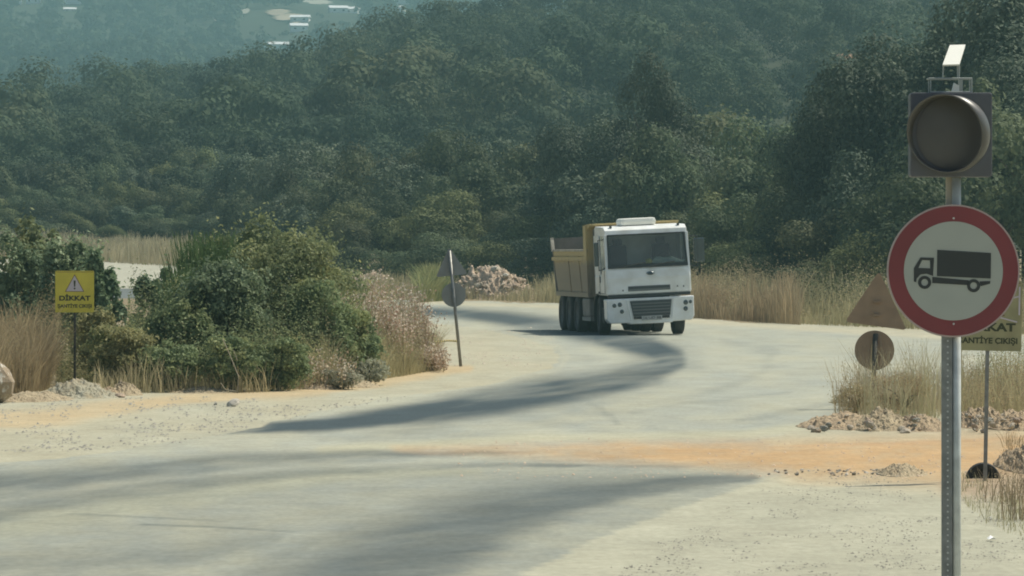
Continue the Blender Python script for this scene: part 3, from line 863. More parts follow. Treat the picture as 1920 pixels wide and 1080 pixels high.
def blades(P, h, lean, wid, segs=2, headfrac=0.0):
    """thin bent grass blades at ground points P; h array"""
    n = len(P)
    a = rng.random(n) * 2 * np.pi
    d = np.stack([np.cos(a), np.sin(a)], 1) * (lean * rng.random(n) * h)[:, None]
    b = rng.random(n) * 2 * np.pi
    wv = np.stack([np.cos(b), np.sin(b) * 0.4, np.zeros(n)], 1) * (wid * (0.6 + 0.8 * rng.random(n)))[:, None]
    base = P
    mid = P + np.concatenate([d * 0.35, (h * 0.6)[:, None]], 1)
    top = P + np.concatenate([d, h[:, None]], 1)
    V = np.stack([base - wv, base + wv, mid + wv * 0.8, mid - wv * 0.8, top + wv * 0.25, top - wv * 0.25], 1).reshape(-1, 3)
    i = np.arange(n)[:, None] * 6
    Fc = np.concatenate([i + np.array([[0, 1, 2, 3]]), i + np.array([[3, 2, 4, 5]])], 0)
    return V, Fc

def grass_obj(name, P, h, lean, wid, m, label=None, cat='grass', kind='stuff', parent=None):
    V, Fc = blades(P, h, lean, wid)
    t = np.clip(0.2 + 0.6 * rng.random(len(P)), 0, 1)
    t = np.clip(t + 0.5 * (fbm(P[:, 0] / 0.8, P[:, 1] / 2.0, 31, 2) - 0.5), 0, 1)
    me = np_mesh(name, V, Fc, m, {'tint': ('FLOAT', np.repeat(t, 6))})
    o = link(name, me, parent)
    if label: tag(o, label, cat, None, kind)
    return o

def scatter(n, pxr, Df, depth, jit=1.0):
    """points in a strip that starts at distance Df(px)"""
    px = rng.uniform(pxr[0], pxr[1], n)
    D = np.interp(px, Df[0], Df[1]) + rng.random(n) * depth
    x = (px - 960) * D / F
    return np.stack([x, D, terrain(x, D)], 1), px

def hmod(P, lo, hi, s=1.2, seed=40):
    q = fbm(P[:, 0] / s, P[:, 1] / (s * 2), seed, 3)
    return (lo + (hi - lo) * np.clip((q - 0.25) * 2, 0, 1)) * (0.35 + 0.75 * rng.random(len(P)) ** 0.8)

# long grass behind the road, right of the truck
P, _ = scatter(9000, (1225, 2000), ([1200, 1300, 1500, 1700, 2000], [150, 141.5, 127.5, 119.5, 108]), 16)
h = hmod(P, 0.5, 1.75, 1.6, 41) * sst(-0.3, 5.0, P[:, 1] - np.interp(960 + P[:, 0] * F / P[:, 1], [1200, 1300, 1500, 1700, 2000], [150, 141.5, 127.5, 119.5, 108]) + 1.2)
h = np.maximum(h, 0.3)
grass_obj('tall_dry_grass', P, h, 0.35, 0.014, M['straw_gr'], 'tall straw coloured grass behind the road right of the truck', 'grass')
P, _ = scatter(2500, (1260, 1500), ([1200, 1300, 1500], [149, 140.5, 126.5]), 5)
grass_obj('brown_weeds', P, hmod(P, 0.3, 1.5, 1.2, 48), 0.35, 0.016, M['straw_brown'], 'brownish weeds among the grass beside the truck', 'grass')
# behind the far leg of the bend
P, _ = scatter(9000, (690, 1240), ([690, 900, 1040, 1240], [193.5, 192.5, 184, 160]), 13)
pxg = 960 + P[:, 0] * F / P[:, 1]
P = P[~((np.abs(pxg - 930) < 80) & (rng.random(len(P)) < 0.75))]
pxg = 960 + P[:, 0] * F / P[:, 1]
grass_obj('verge_grass', P, hmod(P, 0.35, 1.35, 2.0, 42) * (1 - 0.6 * np.exp(-((pxg - 930) / 70) ** 2)), 0.35, 0.02, M['straw_gr'], 'dry verge grass around the stone pile behind the bend', 'grass')
# above the climbing road at left
P, _ = scatter(9000, (-60, 480), ([-60, 0, 200, 350, 480], [262, 262, 256, 246, 226]), 24)
px_ = 960 + P[:, 0] * F / P[:, 1]
grass_obj('straw_bank', P, hmod(P, 0.9, 1.6, 3, 43), 0.3, 0.03, M['straw'], 'pale straw bank above the climbing road at left', 'grass')

# ---- the big hedge of shrubs at left
bush(545, 69, 2.3, 2.5, M['leaf_bush'], 21000, 0.034, 'large leafy olive-green bush, biggest of the left verge', 'shrubs on the left verge')
bush(480, 71, 2.55, 2.0, M['leaf_bush'], 20000, 0.038, 'tall rounded bush behind the largest olive-green bush', 'shrubs on the left verge')
bush(600, 68, 1.75, 1.4, M['leaf_bush'], 11000, 0.034, 'bush with olive top just left of the brown seed plants', 'shrubs on the left verge')
bush(420, 67.5, 1.9, 1.6, M['leaf_laurel'], 15000, 0.040, 'dark laurel bush at the foot of the spiky broom', 'shrubs on the left verge')
bush(300, 72, 1.95, 1.05, M['leaf_laurel'], 11000, 0.045, 'dark laurel bush standing against the climbing road', 'shrubs on the left verge', K=20)
bush(345, 67, 1.35, 1.3, M['leaf_bush'], 10000, 0.036, 'low green bush between the laurel and the yellow sign', 'shrubs on the left verge')
bush(185, 73, 1.95, 0.9, M['leaf_laurel'], 6500, 0.05, 'dark airy shrub just right of the yellow caution sign', 'shrubs on the left verge', K=16)
bush(130, 76, 2.45, 1.3, M['leaf_laurel'], 11000, 0.045, 'dark green shrub rising behind the yellow caution sign', 'shrubs on the left verge')
bush(30, 78, 2.2, 1.6, M['leaf_laurel'], 13000, 0.045, 'dark green shrub at the left edge behind brown grass', 'shrubs on the left verge')
bush(80, 80, 2.7, 1.6, M['leaf_bush'], 13000, 0.045, 'green shrub behind and left of the caution sign', 'shrubs on the left verge')
bush(230, 65.5, 1.0, 1.3, M['leaf_weed'], 9000, 0.030, 'yellow-green weed clump right of the caution sign pole', 'weed clumps on the left verge', 'weed_clump', 'weed')
bush(185, 68.0, 1.2, 0.9, M['leaf_weed'], 7000, 0.030, 'yellow-green weed clump directly behind the caution sign pole', 'weed clumps on the left verge', 'weed_clump', 'weed')
bush(330, 64.8, 0.75, 1.1, M['leaf_bush'], 6500, 0.030, 'low green clump at the edge of the tan dirt', 'weed clumps on the left verge', 'weed_clump', 'weed')
bush(430, 64.6, 0.85, 1.1, M['leaf_bush'], 6500, 0.030, 'low green clump under the dark laurel', 'weed clumps on the left verge', 'weed_clump', 'weed')
bush(520, 65.0, 0.8, 1.1, M['leaf_bush'], 6500, 0.030, 'low green clump below the biggest bush', 'weed clumps on the left verge', 'weed_clump', 'weed')
bush(655, 68.5, 1.2, 1.1, M['leaf_bush'], 8000, 0.030, 'low green bush at the foot of the brown seed plants', 'weed clumps on the left verge', 'weed_clump', 'weed')
bush(640, 66.2, 0.32, 0.7, M['leaf_lilac'], 2600, 0.022, 'pale grey-green thistle tuft at the front of the hedge', 'weed clumps on the left verge', 'thistle_tuft', 'weed')
bush(690, 68.0, 0.42, 0.8, M['leaf_lilac'], 2600, 0.022, 'grey-green thistle tuft below the brown seed plants', 'weed clumps on the left verge', 'thistle_tuft', 'weed')

def broom(px, D, h, n, label, spread=0.45):
    x, y = gp(px, D)
    o = empty('broom_bush', (x, y, gz(x, y)), 0)
    tag(o, label, 'shrub', 'spiky broom bushes')
    P = np.zeros((n, 3)); r = spread * np.sqrt(rng.random(n)); a = rng.random(n) * 6.283
    P[:, 0] = r * np.cos(a); P[:, 1] = r * np.sin(a)
    hh = h * (0.45 + 0.55 * rng.random(n) ** 0.8)
    V, Fc = blades(P, hh, 0.22, 0.014)
    t = np.clip(0.2 + 0.5 * rng.random(n), 0, 1)
    link('stems', np_mesh('stems', V, Fc, M['broom'], {'tint': ('FLOAT', np.repeat(t, 6))}), o)
    Pf = P[rng.integers(0, n, n * 3)] * 1.15; Pf[:, 2] = h * rng.random(n * 3) ** 0.8 * 0.9
    link('foliage', leaf_mesh('foliage', Pf, None, rng.random(n * 3) * 0.6, 0.03, M['broom'], 0.25), o)
broom(388, 70.5, 2.5, 1500, 'spiky upright dark green broom, taller of the pair', 0.42)
broom(352, 69.5, 1.95, 700, 'spiky upright broom at the left of the taller broom', 0.28)
broom(430, 72, 2.4, 900, 'spiky broom between the tallest broom and the big bush', 0.35)

def dock(px, D, h, w, nst, label, dens=30):
    """dry seed plant: brown stems with pale papery seed heads"""
    x, y = gp(px, D)
    o = empty('seed_plant', (x, y, gz(x, y)), 0)
    tag(o, label, 'dry plant', 'dry brown seed plants by the bend')
    P = np.zeros((nst, 3)); P[:, 0] = rng.uniform(-w / 2, w / 2, nst); P[:, 1] = rng.uniform(-0.5, 0.5, nst)
    hh = h * (0.6 + 0.4 * rng.random(nst)) * (1 - 0.35 * (np.abs(P[:, 0]) / (w / 2)) ** 2)
    V, Fc = blades(P, hh, 0.25, 0.008)
    link('stems', np_mesh('stems', V, Fc, M['dock_stem'], {'tint': ('FLOAT', np.repeat(rng.random(nst), 6))}), o)
    k = rng.integers(0, nst, nst * dens)
    f = 0.30 + 0.7 * rng.random(len(k)) ** 0.8
    top = V.reshape(nst, 6, 3)[:, 4]
    Q = P[k] + (top[k] - P[k]) * f[:, None] + rng.normal(size=(len(k), 3)) * np.array([0.05, 0.05, 0.04])
    t = np.clip(rng.random(len(k)) ** 1.5 * (0.25 + 0.75 * f), 0, 1)
    link('seed_heads', leaf_mesh('seed_heads', Q, None, t, 0.020, M['seed'], 0.75), o)
dock(705, 73.8, 1.9, 1.1, 150, 'reddish brown seed plant clump, tallest by the bend')
dock(765, 76.6, 1.65, 0.8, 110, 'reddish brown seed plant clump nearest the bend')
dock(660, 72.5, 1.95, 0.7, 60, 'sparse seed plants between the hedge and brown clump', 18)
dock(610, 66.4, 0.65, 0.9, 45, 'low pale seed plants at the front of the hedge', 18)
dock(812, 76, 0.5, 0.45, 60, 'bleached low seed plant at the tip of the verge', 40)
# small leafless twig at the hedge
b = MB(); x, y = gp(445, 64)
b.path([(0, 0, 0), (0.02, 0, 0.25), (-0.10, 0, 0.55), (-0.22, 0, 0.82)], 0.008, 5); b.path([(0, 0, 0.03), (-0.18, 0, 0.06), (-0.25, 0, 0.16)], 0.007, 5)
b.path([(0, 0, 0.5), (-0.06, 0, 0.65)], 0.005, 5)
o = b.build('dead_branch', M['twig']); o.location = (x, y, 0); tag(o, 'thin pale dead branch leaning in front of the green hedge', 'branch')

def strip_grass(name, n, pxr, Df, depth, lo, hi, m, label, wid=0.006, lean=0.7, s=0.5, seed=50):
    P, _ = scatter(n, pxr, Df, depth)
    grass_obj(name, P, hmod(P, lo, hi, s, seed), lean, wid, m, label, 'grass')
strip_grass('brown_grass', 7000, (-60, 92), ([-60, 60, 92], [61.5, 63.3, 66.0]), 4, 0.35, 1.35, M['straw_brown'], 'tall brown dry grass at the left edge', 0.007)
strip_grass('left_verge_grass', 2500, (175, 640), ([130, 300, 500, 640], [64.0, 64.0, 64.2, 67.2]), 3.0, 0.12, 0.6, M['straw_gr'], 'short dry grass along the front of the left hedge', 0.006)
strip_grass('bend_verge_grass', 6000, (600, 815), ([600, 650, 815], [66.2, 67.8, 76.3]), 4.0, 0.15, 0.85, M['straw_gr'], 'dry grass round the feet of the brown seed plants', 0.006)
strip_grass('hedge_top_grass', 3500, (560, 700), ([560, 700], [72.5, 76]), 5, 0.8, 1.6, M['straw_gr'], 'tall dry grass behind the hedge beside the seed plants', 0.008)
strip_grass('yellow_verge_tuft', 5000, (790, 830), ([790, 830], [186, 190]), 5, 0.9, 1.7, M['leaf_weed'], 'yellowish grass tuft behind the bend left of the grey sign', 0.02)

def weed_mass(name, n, pxr, Df, depth, lo, hi, m, leaf, label, s=0.7, seed=80, asp=0.35):
    P, _ = scatter(n, pxr, Df, depth)
    hh = hmod(P, lo, hi, s, seed)
    t = np.clip(0.15 + 0.5 * rng.random(n) + 0.9 * (fbm(P[:, 0] / 0.35, P[:, 1] / 0.8, seed + 3, 2) - 0.5), 0, 1)
    P[:, 2] += hh * rng.random(n) ** 0.75
    N = np.tile(np.array([0.1, -0.3, 0.9]), (n, 1))
    tag(link(name, leaf_mesh(name, P, N, t, leaf, m, asp, 1.1)), label, 'weeds', None, 'stuff')
weed_mass('brown_weeds_left', 26000, (-60, 115), ([-60, 60, 100, 115], [61.5, 63.3, 66.4, 67.5]), 5, 0.5, 1.75, M['straw_brown'], 0.016, 'brown feathery dry weeds at the left edge', 0.6, 81)
weed_mass('green_weeds_left', 30000, (105, 350), ([105, 165, 200, 350], [67.4, 67.0, 65.6, 65.8]), 4.5, 0.45, 1.3, M['leaf_weed'], 0.018, 'yellow-green leafy weeds around the left caution sign pole', 0.6, 82, 0.45)
weed_mass('green_weeds_front', 30000, (320, 680), ([320, 560, 620, 680], [64.9, 65.4, 66.8, 68.2]), 4.0, 0.25, 1.0, M['leaf_bush'], 0.018, 'leafy green weeds filling the front of the hedge', 0.6, 83, 0.45)
weed_mass('bend_weeds', 24000, (610, 800), ([610, 650, 815], [66.6, 68.2, 76.0]), 5.0, 0.35, 1.5, M['straw_gr'], 0.015, 'dull dry weeds under the brown seed plants', 0.6, 84)
weed_mass('back_weeds', 22000, (560, 790), ([560, 700, 790], [73, 77, 84]), 5, 0.7, 1.6, M['leaf_weed'], 0.022, 'olive weeds behind the brown seed plants', 0.9, 85)
weed_mass('straw_bank_weeds', 26000, (-60, 480), ([-60, 0, 200, 350, 480], [263, 263, 257, 247, 227]), 22, 0.8, 1.7, M['straw_gr'], 0.05, 'dull weeds in the straw bank above the climbing road', 2.5, 86)
weed_mass('roadside_weeds', 80000, (1225, 2000), ([1200, 1300, 1500, 1700, 2000], [151, 142.5, 128.5, 120.5, 109]), 15, 0.25, 2.0, M['straw_gr'], 0.030, 'dull feathery weeds in the tall grass right of the truck', 1.6, 87)
weed_mass('roadside_brown_weeds', 24000, (1225, 1480), ([1200, 1300, 1500], [150.5, 142, 128]), 6, 0.4, 1.5, M['straw_brown'], 0.030, 'brown feathery weeds just right of the truck', 1.6, 88)
weed_mass('verge_weeds', 26000, (690, 1240), ([690, 900, 1040, 1240], [194.5, 194.5, 186, 162]), 11, 0.2, 1.0, M['straw_gr'], 0.04, 'dull weeds on the verge around the stone pile', 2.0, 89)
weed_mass('hedge_tangle', 60000, (240, 680), ([240, 300, 420, 560, 680], [68, 66.4, 66.0, 66.2, 68.6]), 4.0, 0.6, 2.15, M['leaf_bush'], 0.020, 'loose leafy tangle between the shrubs of the left hedge', 0.45, 94, 0.45)
weed_mass('hedge_straw', 9000, (150, 680), ([150, 300, 420, 560, 680], [67, 65.6, 65.4, 65.6, 67.6]), 4.0, 0.3, 1.5, M['straw_gr'], 0.014, 'dry stalks showing through the left hedge', 0.4, 95, 0.3)
weed_mass('roadside_green_weeds', 26000, (1280, 2000), ([1200, 1300, 1500, 1700, 2000], [153, 146, 133, 124, 112]), 12, 0.6, 2.4, M['leaf_olive'], 0.045, 'greener weeds mixed in the back of the roadside grass', 2.2, 96, 0.45)
weed_mass('wood_edge_weeds', 30000, (560, 1240), ([560, 900, 1040, 1240], [214, 207, 202, 172]), 6, 0.3, 2.2, M['leaf_olive'], 0.055, 'greenish undergrowth along the front of the wood', 3.0, 97, 0.45)
weed_mass('right_weeds', 15000, (1575, 1780), ([1575, 1605, 1610, 1655, 1660, 1780], [54.5, 54.5, 58, 58, 54.6, 55.0]), 4.0, 0.1, 0.8, M['straw_brown'], 0.011, 'feathery dry weeds under the brown round sign', 0.35, 90)
weed_mass('right_edge_weeds', 26000, (1800, 2010), ([1795, 2010], [53.5, 52.0]), 5.5, 0.25, 0.95, M['straw_brown'], 0.012, 'feathery dry weeds behind the faded yellow sign', 0.4, 91)
weed_mass('right_green_weeds', 9000, (1830, 2010), ([1795, 2010], [57, 56.0]), 5.5, 0.5, 1.15, M['leaf_weed'], 0.016, 'greenish weeds at the right frame edge', 0.4, 92)

# ---- right verge
strip_grass('right_clump_grass', 1200, (1600, 1770), ([1600, 1770], [54.5, 55.0]), 4.5, 0.15, 0.95, M['straw'], 'thin straw grass around the brown round sign', 0.004, 0.5, 0.4, 61)
strip_grass('right_edge_grass', 1800, (1795, 2010), ([1795, 2010], [53.5, 52.0]), 5.5, 0.30, 1.0, M['straw_gr'], 'dry grass behind the faded yellow sign', 0.006, 0.5, 0.4, 62)
bush(1600, 54.6, 0.42, 0.62, M['straw_brown'], 3800, 0.015, 'small rounded brown dry bush at the road edge', 'dry brush on the right verge', 'dry_bush', 'dry bush', 0.3)
bush(1690, 54.2, 0.62, 0.85, M['straw_brown'], 5000, 0.015, 'brown dry bush right of the brown round sign', 'dry brush on the right verge', 'dry_bush', 'dry bush', 0.3)
def twiggy(px, D, h, w, n, label, m='straw'):
    x, y = gp(px, D); o = empty('dry_stalks', (x, y, gz(x, y)), 0); tag(o, label, 'dry plant', 'dry stalks on the right verge')
    P = np.zeros((n, 3)); P[:, 0] = rng.uniform(-w / 2, w / 2, n); P[:, 1] = rng.uniform(-0.15, 0.15, n)
    V, Fc = blades(P, h * (0.5 + 0.5 * rng.random(n)), 0.6, 0.0035)
    link('stalks', np_mesh('stalks', V, Fc, M[m], {'tint': ('FLOAT', np.repeat(0.3 + 0.5 * rng.random(n), 6))}), o)
    top = V.reshape(n, 6, 3)[:, 4]; k = rng.integers(0, n, n * 5)
    Q = P[k] + (top[k] - P[k]) * (0.5 + 0.5 * rng.random((len(k), 1))) + rng.normal(size=(len(k), 3)) * 0.02
    link('seed_heads', leaf_mesh('seed_heads', Q, None, rng.random(len(k)), 0.008, M[m], 0.4), o)
twiggy(1590, 54.2, 0.85, 0.45, 60, 'thin grey stalks standing over the rounded dry bush', 'straw_brown')
twiggy(1655, 53.6, 0.98, 0.55, 90, 'pale straw stalks in front of the brown round sign')
twiggy(1725, 54.0, 1.05, 0.5, 130, 'pale straw stalks left of the big sign post')
twiggy(1838, 52.8, 0.85, 0.15, 16, 'single dark weed left of the thin dark pole', 'straw_brown')
twiggy(1885, 36.0, 0.34, 0.4, 60, 'grey brown twigs at the lower right edge', 'dock_stem')
twiggy(1925, 33.5, 0.42, 0.4, 90, 'taller grey twigs at the right frame edge', 'dock_stem')
strip_grass('sparse_verge_grass', 700, (1780, 2000), ([1780, 1850, 2000], [37, 33, 28]), 5, 0.02, 0.16, M['straw'], 'sparse dry grass on the gravel near the big post', 0.003, 0.8, 0.4, 63)
strip_grass('slope_grass', 900, (1880, 2050), ([1880, 2050], [41, 38]), 7, 0.04, 0.18, M['straw_brown'], 'brown tufts beside the orange track at right', 0.004, 0.7, 0.4, 64)

# ------------------------------------------------------------------ heaps and stones
def heap(name, px, D, rx, ry, h, m, label, seed, group='soil heaps along the road', cat='soil heap', rough=0.45):
    x, y = gp(px, D)
    n = 90
    u = np.linspace(-1, 1, n); X, Y = np.meshgrid(u, u)
    r = np.sqrt(X ** 2 + Y ** 2)
    nz = fbm(X * 2.2 + seed, Y * 2.2, seed, 4); n2 = fbm(X * 7 + seed, Y * 7, seed + 3, 3)
    n3 = np.abs(fbm(X * 13 + seed, Y * 13, seed + 5, 3) - 0.5) * 2
    z = h * np.clip(1 - r ** 1.3, 0, 1) * (1 - rough + 2 * rough * nz) + h * (0.5 * (n2 - 0.5) + 0.28 * (n3 - 0.3)) * sst(1.0, 0.75, r)
    z = np.where(r > 0.97, -0.05, z)
    V = np.stack([X * rx, Y * ry, z], -1).reshape(-1, 3)
    idx = np.arange(n * n).reshape(n, n)
    Fc = np.stack([idx[:-1, :-1], idx[:-1, 1:], idx[1:, 1:], idx[1:, :-1]], -1).reshape(-1, 4)
    keep = (r.reshape(-1)[Fc] < 1.03).all(1)
    o = link(name, np_mesh(name, V, Fc[keep], m)); o.location = (x, y, gz(x, y)); tag(o, label, cat, group)
    return o
heap('soil_heap', 150, 62.2, 0.62, 0.9, 0.27, M['soil_grey'], 'grey pointed soil heap at the foot of the caution sign', 3)
heap('soil_heap', 58, 61.0, 0.65, 0.9, 0.13, M['soil_tan'], 'low tan soil heap left of the grey pointed heap', 13)
heap('soil_heap', 232, 63.3, 0.30, 0.5, 0.19, M['soil_tan'], 'small tan soil heap right of the grey pointed heap', 4)
heap('soil_heap', 205, 63.0, 0.22, 0.4, 0.13, M['soil_orange'], 'smallest reddish soil heap beside the grey pointed heap', 5)
heap('soil_heap', 380, 64.5, 0.6, 0.6, 0.09, M['soil_tan'], 'long low tan heap in front of the laurel', 6)
heap('soil_heap', 590, 66.4, 0.45, 0.6, 0.15, M['soil_orange'], 'tan heap at the foot of the biggest bush', 7)
heap('soil_heap', 660, 67.5, 0.45, 0.6, 0.13, M['soil_tan'], 'tan heap below the thistle tufts', 8)
heap('soil_heap', 1585, 51.6, 0.62, 1.1, 0.16, M['soil_orange'], 'low lumpy orange heap at the mouth of the orange track', 9)
heap('soil_heap', 1655, 51.0, 0.45, 0.9, 0.22, M['soil_tan'], 'tan lumpy heap under the brown round sign', 10)
heap('soil_heap', 1725, 50.8, 0.45, 0.9, 0.17, M['soil_orange'], 'orange lumpy heap just left of the big post', 11)
heap('soil_heap', 1840, 51.6, 0.40, 0.9, 0.26, M['soil_orange'], 'orange lumpy heap right of the big post', 12)
heap('soil_heap', 1915, 51.0, 0.50, 0.9, 0.26, M['soil_orange'], 'orange lumpy heap at the right frame edge', 14)
heap('soil_heap', 1690, 40.5, 0.26, 0.7, 0.10, M['soil_tan'], 'low stony ridge at the near side of the orange track', 15)
0 and heap('soil_heap', 1760, 37.0, 0.22, 0.6, 0.05, M['soil_grey'], 'flat grey heap left of the big post base', 16)
heap('soil_heap', 1930, 41.5, 0.32, 1.6, 0.22, M['soil_orange'], 'reddish bank at the right frame edge', 17)
heap('rubble_mound', 922, 196.5, 2.2, 1.6, 1.5, M['rock_red'], 'reddish mound of rubble under the stones behind the bend', 18, None, 'rubble')
heap('rubble_mound', 700, 205, 2.2, 1.4, 0.95, M['rock_red'], 'brown mound behind the dry seed plants', 19, None, 'rubble')

ROCKS = []
for i in range(7):
    bm = bmesh.new(); bmesh.ops.create_icosphere(bm, subdivisions=2, radius=1.0)
    for v in bm.verts:
        p = v.co; k = 0.75 + 0.5 * vnoise(np.array([p.x * 1.3 + i * 9 + 5]), np.array([p.y * 1.3 + p.z * 1.7 + 5]), i)[0]
        v.co = Vector((round(p.x * k * 2.6) / 2.6 * 0.4 + p.x * k * 0.6, p.y * k, p.z * k * 0.75))
    me = bpy.data.meshes.new('stone'); bm.to_mesh(me); bm.free(); me.materials.append(None); ROCKS.append(me)
def stone(x, y, z, s, m, label, group, name='stone'):
    o = link(name, random.choice(ROCKS))
    o.material_slots[0].link = 'OBJECT'; o.material_slots[0].material = m
    o.location = (x, y, z); o.scale = (s * random.uniform(.8, 1.3), s * random.uniform(.8, 1.2), s * random.uniform(.6, 1))
    o.rotation_euler = (random.random() * .8, random.random() * .8, random.random() * 6.28)
    tag(o, label, 'stone', group); return o
dg = bpy.context.evaluated_depsgraph_get
# stones on the rubble pile
for i in range(190):
    a = random.uniform(0, 6.283); r = math.sqrt(random.random())
    hx, hy = 2.15 * r * math.cos(a), 1.5 * r * math.sin(a) * 1.0
    if hy > 0.7: continue
    X, Y = gp(922, 196.5); hz = 1.5 * max(0, 1 - (math.hypot(hx / 2.3, hy / 1.6)) ** 1.5)
    stone(X + hx, Y + hy, gz(X, Y) + hz * 0.95 + 0.05, random.uniform(0.05, 0.17), random.choice((M['rock_pale'], M['rock_red'], M['rock_red'], M['soil_tan'], M['rock_pale'])),
          'pale or reddish stone on the rubble pile behind the bend', 'stones of the rubble pile')
X, Y = gp(925, 196); stone(X, Y, 1.42, 0.17, M['rock_white'], 'large white stone on top of the rubble pile', 'stones of the rubble pile')
X, Y = gp(948, 195.7); stone(X, Y, 1.15, 0.16, M['rock_white'], 'large white stone on the right shoulder of the rubble pile', 'stones of the rubble pile')
# stones in the right banks
for i in range(120):
    px = random.uniform(1510, 1925)
    if 1762 < px < 1806: continue
    D = random.uniform(49.6, 52.2); X, Y = gp(px, D)
    stone(X, Y, 0.02 + random.random() * 0.13 * min(1, max(0, (px - 1530) / 60)) * min(1, (52.4 - D)) * (1.3 if px > 1800 else 1), random.uniform(0.014, 0.05),
          random.choice((M['rock_pale'], M['rock_red'], M['rock_pale'], M['rock_grey'])), 'clod or stone in the lumpy bank beyond the orange track', 'stones in the bank beyond the orange track')
for i in range(60):
    px = 1440 + 330 * random.random(); X, Y = gp(px, random.uniform(40.2, 41.2))
    stone(X, Y, 0.01, random.uniform(0.008, 0.022), random.choice((M['rock_pale'], M['rock_grey'], M['rock_white'])), 'small stone in the row along the near edge of the orange track', 'stones along the near edge of the orange track')
X, Y = gp(1697, 49.6); stone(X, Y, 0.03, 0.07, M['rock_pale'], 'flat pale slab stone in front of the right bank', None)
X, Y = gp(1632, 50.0); stone(X, Y, 0.08, 0.06, M['rock_pale'], 'rounded tan boulder in the middle of the right bank', None)
X, Y = g0(437, 762); stone(X, Y, 0.05, 0.085, M['rock_white'], 'lone whitish stone on the gravel below the hedge', None)
X, Y = g0(225, 746); stone(X, Y, 0.03, 0.08, M['rock_red'], 'flat red-brown stone on the small tan heap', None)
X, Y = g0(404, 760); stone(X, Y, 0.01, 0.03, M['rock_grey'], 'small dark stone left of the lone whitish stone', None)
X, Y = g0(812, 595); stone(X, Y, 0.04, 0.07, M['rock_white'], 'tiny white stone on the dark far lane', None)
# boulder with white streak at the left edge
o = stone(*gp(-14, 60.0), 0.30, 0.36, M['lime_rock'], 'upright brown boulder with whitish smears at the left frame edge', None, 'boulder')
o.scale = (0.27, 0.3, 0.42); o.rotation_euler = (0, 0, 0.4)
def gravel(name, n, pxr, pyr, smin, smax, m, label, filt=None):
    px = rng.uniform(*pxr, n); py = rng.uniform(*pyr, n)
    if filt: k = filt(px, py); px, py = px[k], py[k]
    n = len(px)
    D = F * H / (py - HY); x = (px - 960) * D / F
    s = smin + (smax - smin) * rng.random(n) ** 3
    und = 0.0
    oc = np.array([[1, 0, 0], [0, 1, 0], [-1, 0, 0], [0, -1, 0], [0, 0, 0.8], [0, 0, -0.8]])
    fo = np.array([[0, 1, 4], [1, 2, 4], [2, 3, 4], [3, 0, 4]])
    V = (oc[None] * s[:, None, None] * (0.7 + 0.6 * rng.random((n, 6, 1)))) + np.stack([x, D, np.full(n, 0.012)], 1)[:, None]
    Fc = (fo[None] + (np.arange(n) * 6)[:, None, None]).reshape(-1, 3)
    o = link(name, np_mesh(name, V.reshape(-1, 3), Fc, m)); tag(o, label, 'gravel', None, 'stuff')
gravel('gravel', 5200, (0, 800), (745, 850), 0.006, 0.026, M['rock_grey'], 'loose gravel along the left shoulder',
       lambda px, py: (py < 868 - 0.05 * px) & (py < 850 - np.clip(px - 250, 0, None) * 0.2) & (fbm(px / 60, py / 12, 71, 3) > 0.47))
gravel('verge_gravel', 8000, (1080, 1960), (885, 1090), 0.003, 0.013, M['rock_dull'], 'loose gravel on the lower right verge',
       lambda px, py: (fbm(px / 70, py / 14, 72, 3) > 0.5) & (px > 1500 - (py - 885) * 2.0))
gravel('track_gravel', 900, (850, 1900), (825, 900), 0.004, 0.018, M['rock_red'], 'scattered crumbs of soil on the orange track')
gravel('apex_gravel', 1300, (810, 1040), (612, 690), 0.01, 0.03, M['rock_pale'], 'pebbles on the dirt inside the bend', lambda px, py: fbm(px / 30, py / 8, 73, 3) > 0.5)

# litter
b = MB(); x, y = g0(1862, 1015)
b.face([(-0.03, 0, 0.004), (0.0, -0.02, 0.02), (0.035, 0, 0.006), (0.01, 0.05, 0.016)]); b.face([(-0.03, 0, 0.004), (0.01, 0.05, 0.016), (-0.01, 0.09, 0.03), (-0.04, 0.06, 0.008)])
o = b.build('paper_scrap', M['paper']); o.location = (x, y, 0.01); tag(o, 'crumpled white paper scrap on the gravel right of the big post', 'litter')
b = MB(); x, y = g0(1855, 975)
b.face([(-0.02, 0, 0.004), (0.0, -0.02, 0.012), (0.03, 0, 0.006), (0.01, 0.03, 0.012)])
o = b.build('paper_scrap', M['paper']); o.location = (x, y, 0.01); tag(o, 'tiny white scrap farther from the frame bottom near the post', 'litter')

# ------------------------------------------------------------------ signs
def text_mesh(txt, size, off=0.0, sx=1.0):
    c = bpy.data.curves.new('lettering', 'FONT'); c.body = txt; c.size = size; c.offset = off
    c.align_x = 'CENTER'; c.align_y = 'CENTER'; c.extrude = 0.0012
    o = bpy.data.objects.new('tmp', c); COL.objects.link(o)
    bpy.context.view_layer.update()
    me = bpy.data.meshes.new_from_object(o.evaluated_get(bpy.context.evaluated_depsgraph_get()))
    bpy.data.objects.remove(o)
    xs = [v.co.x for v in me.vertices]; w = (max(xs) - min(xs)) if xs else 1
    for v in me.vertices: v.co = Vector((v.co.x * sx / w, v.co.z, v.co.y))
    return me

def place_text(txt, size, width, pos, m, parent, off=0.0, name='lettering'):
    me = text_mesh(txt, size, off, width); me.materials.append(m)
    o = link(name, me, parent); o.location = pos; return o

def rrect(w, h, r, n=4):
    P = []
    for cx, cz, a0 in ((w/2-r, h/2-r, 0), (-w/2+r, h/2-r, 90), (-w/2+r, -h/2+r, 180), (w/2-r, -h/2+r, 270)):
        for i in range(n + 1):
            a = math.radians(a0 + 90 * i / n); P.append((cx + r * math.cos(a), cz + r * math.sin(a)))
    return P

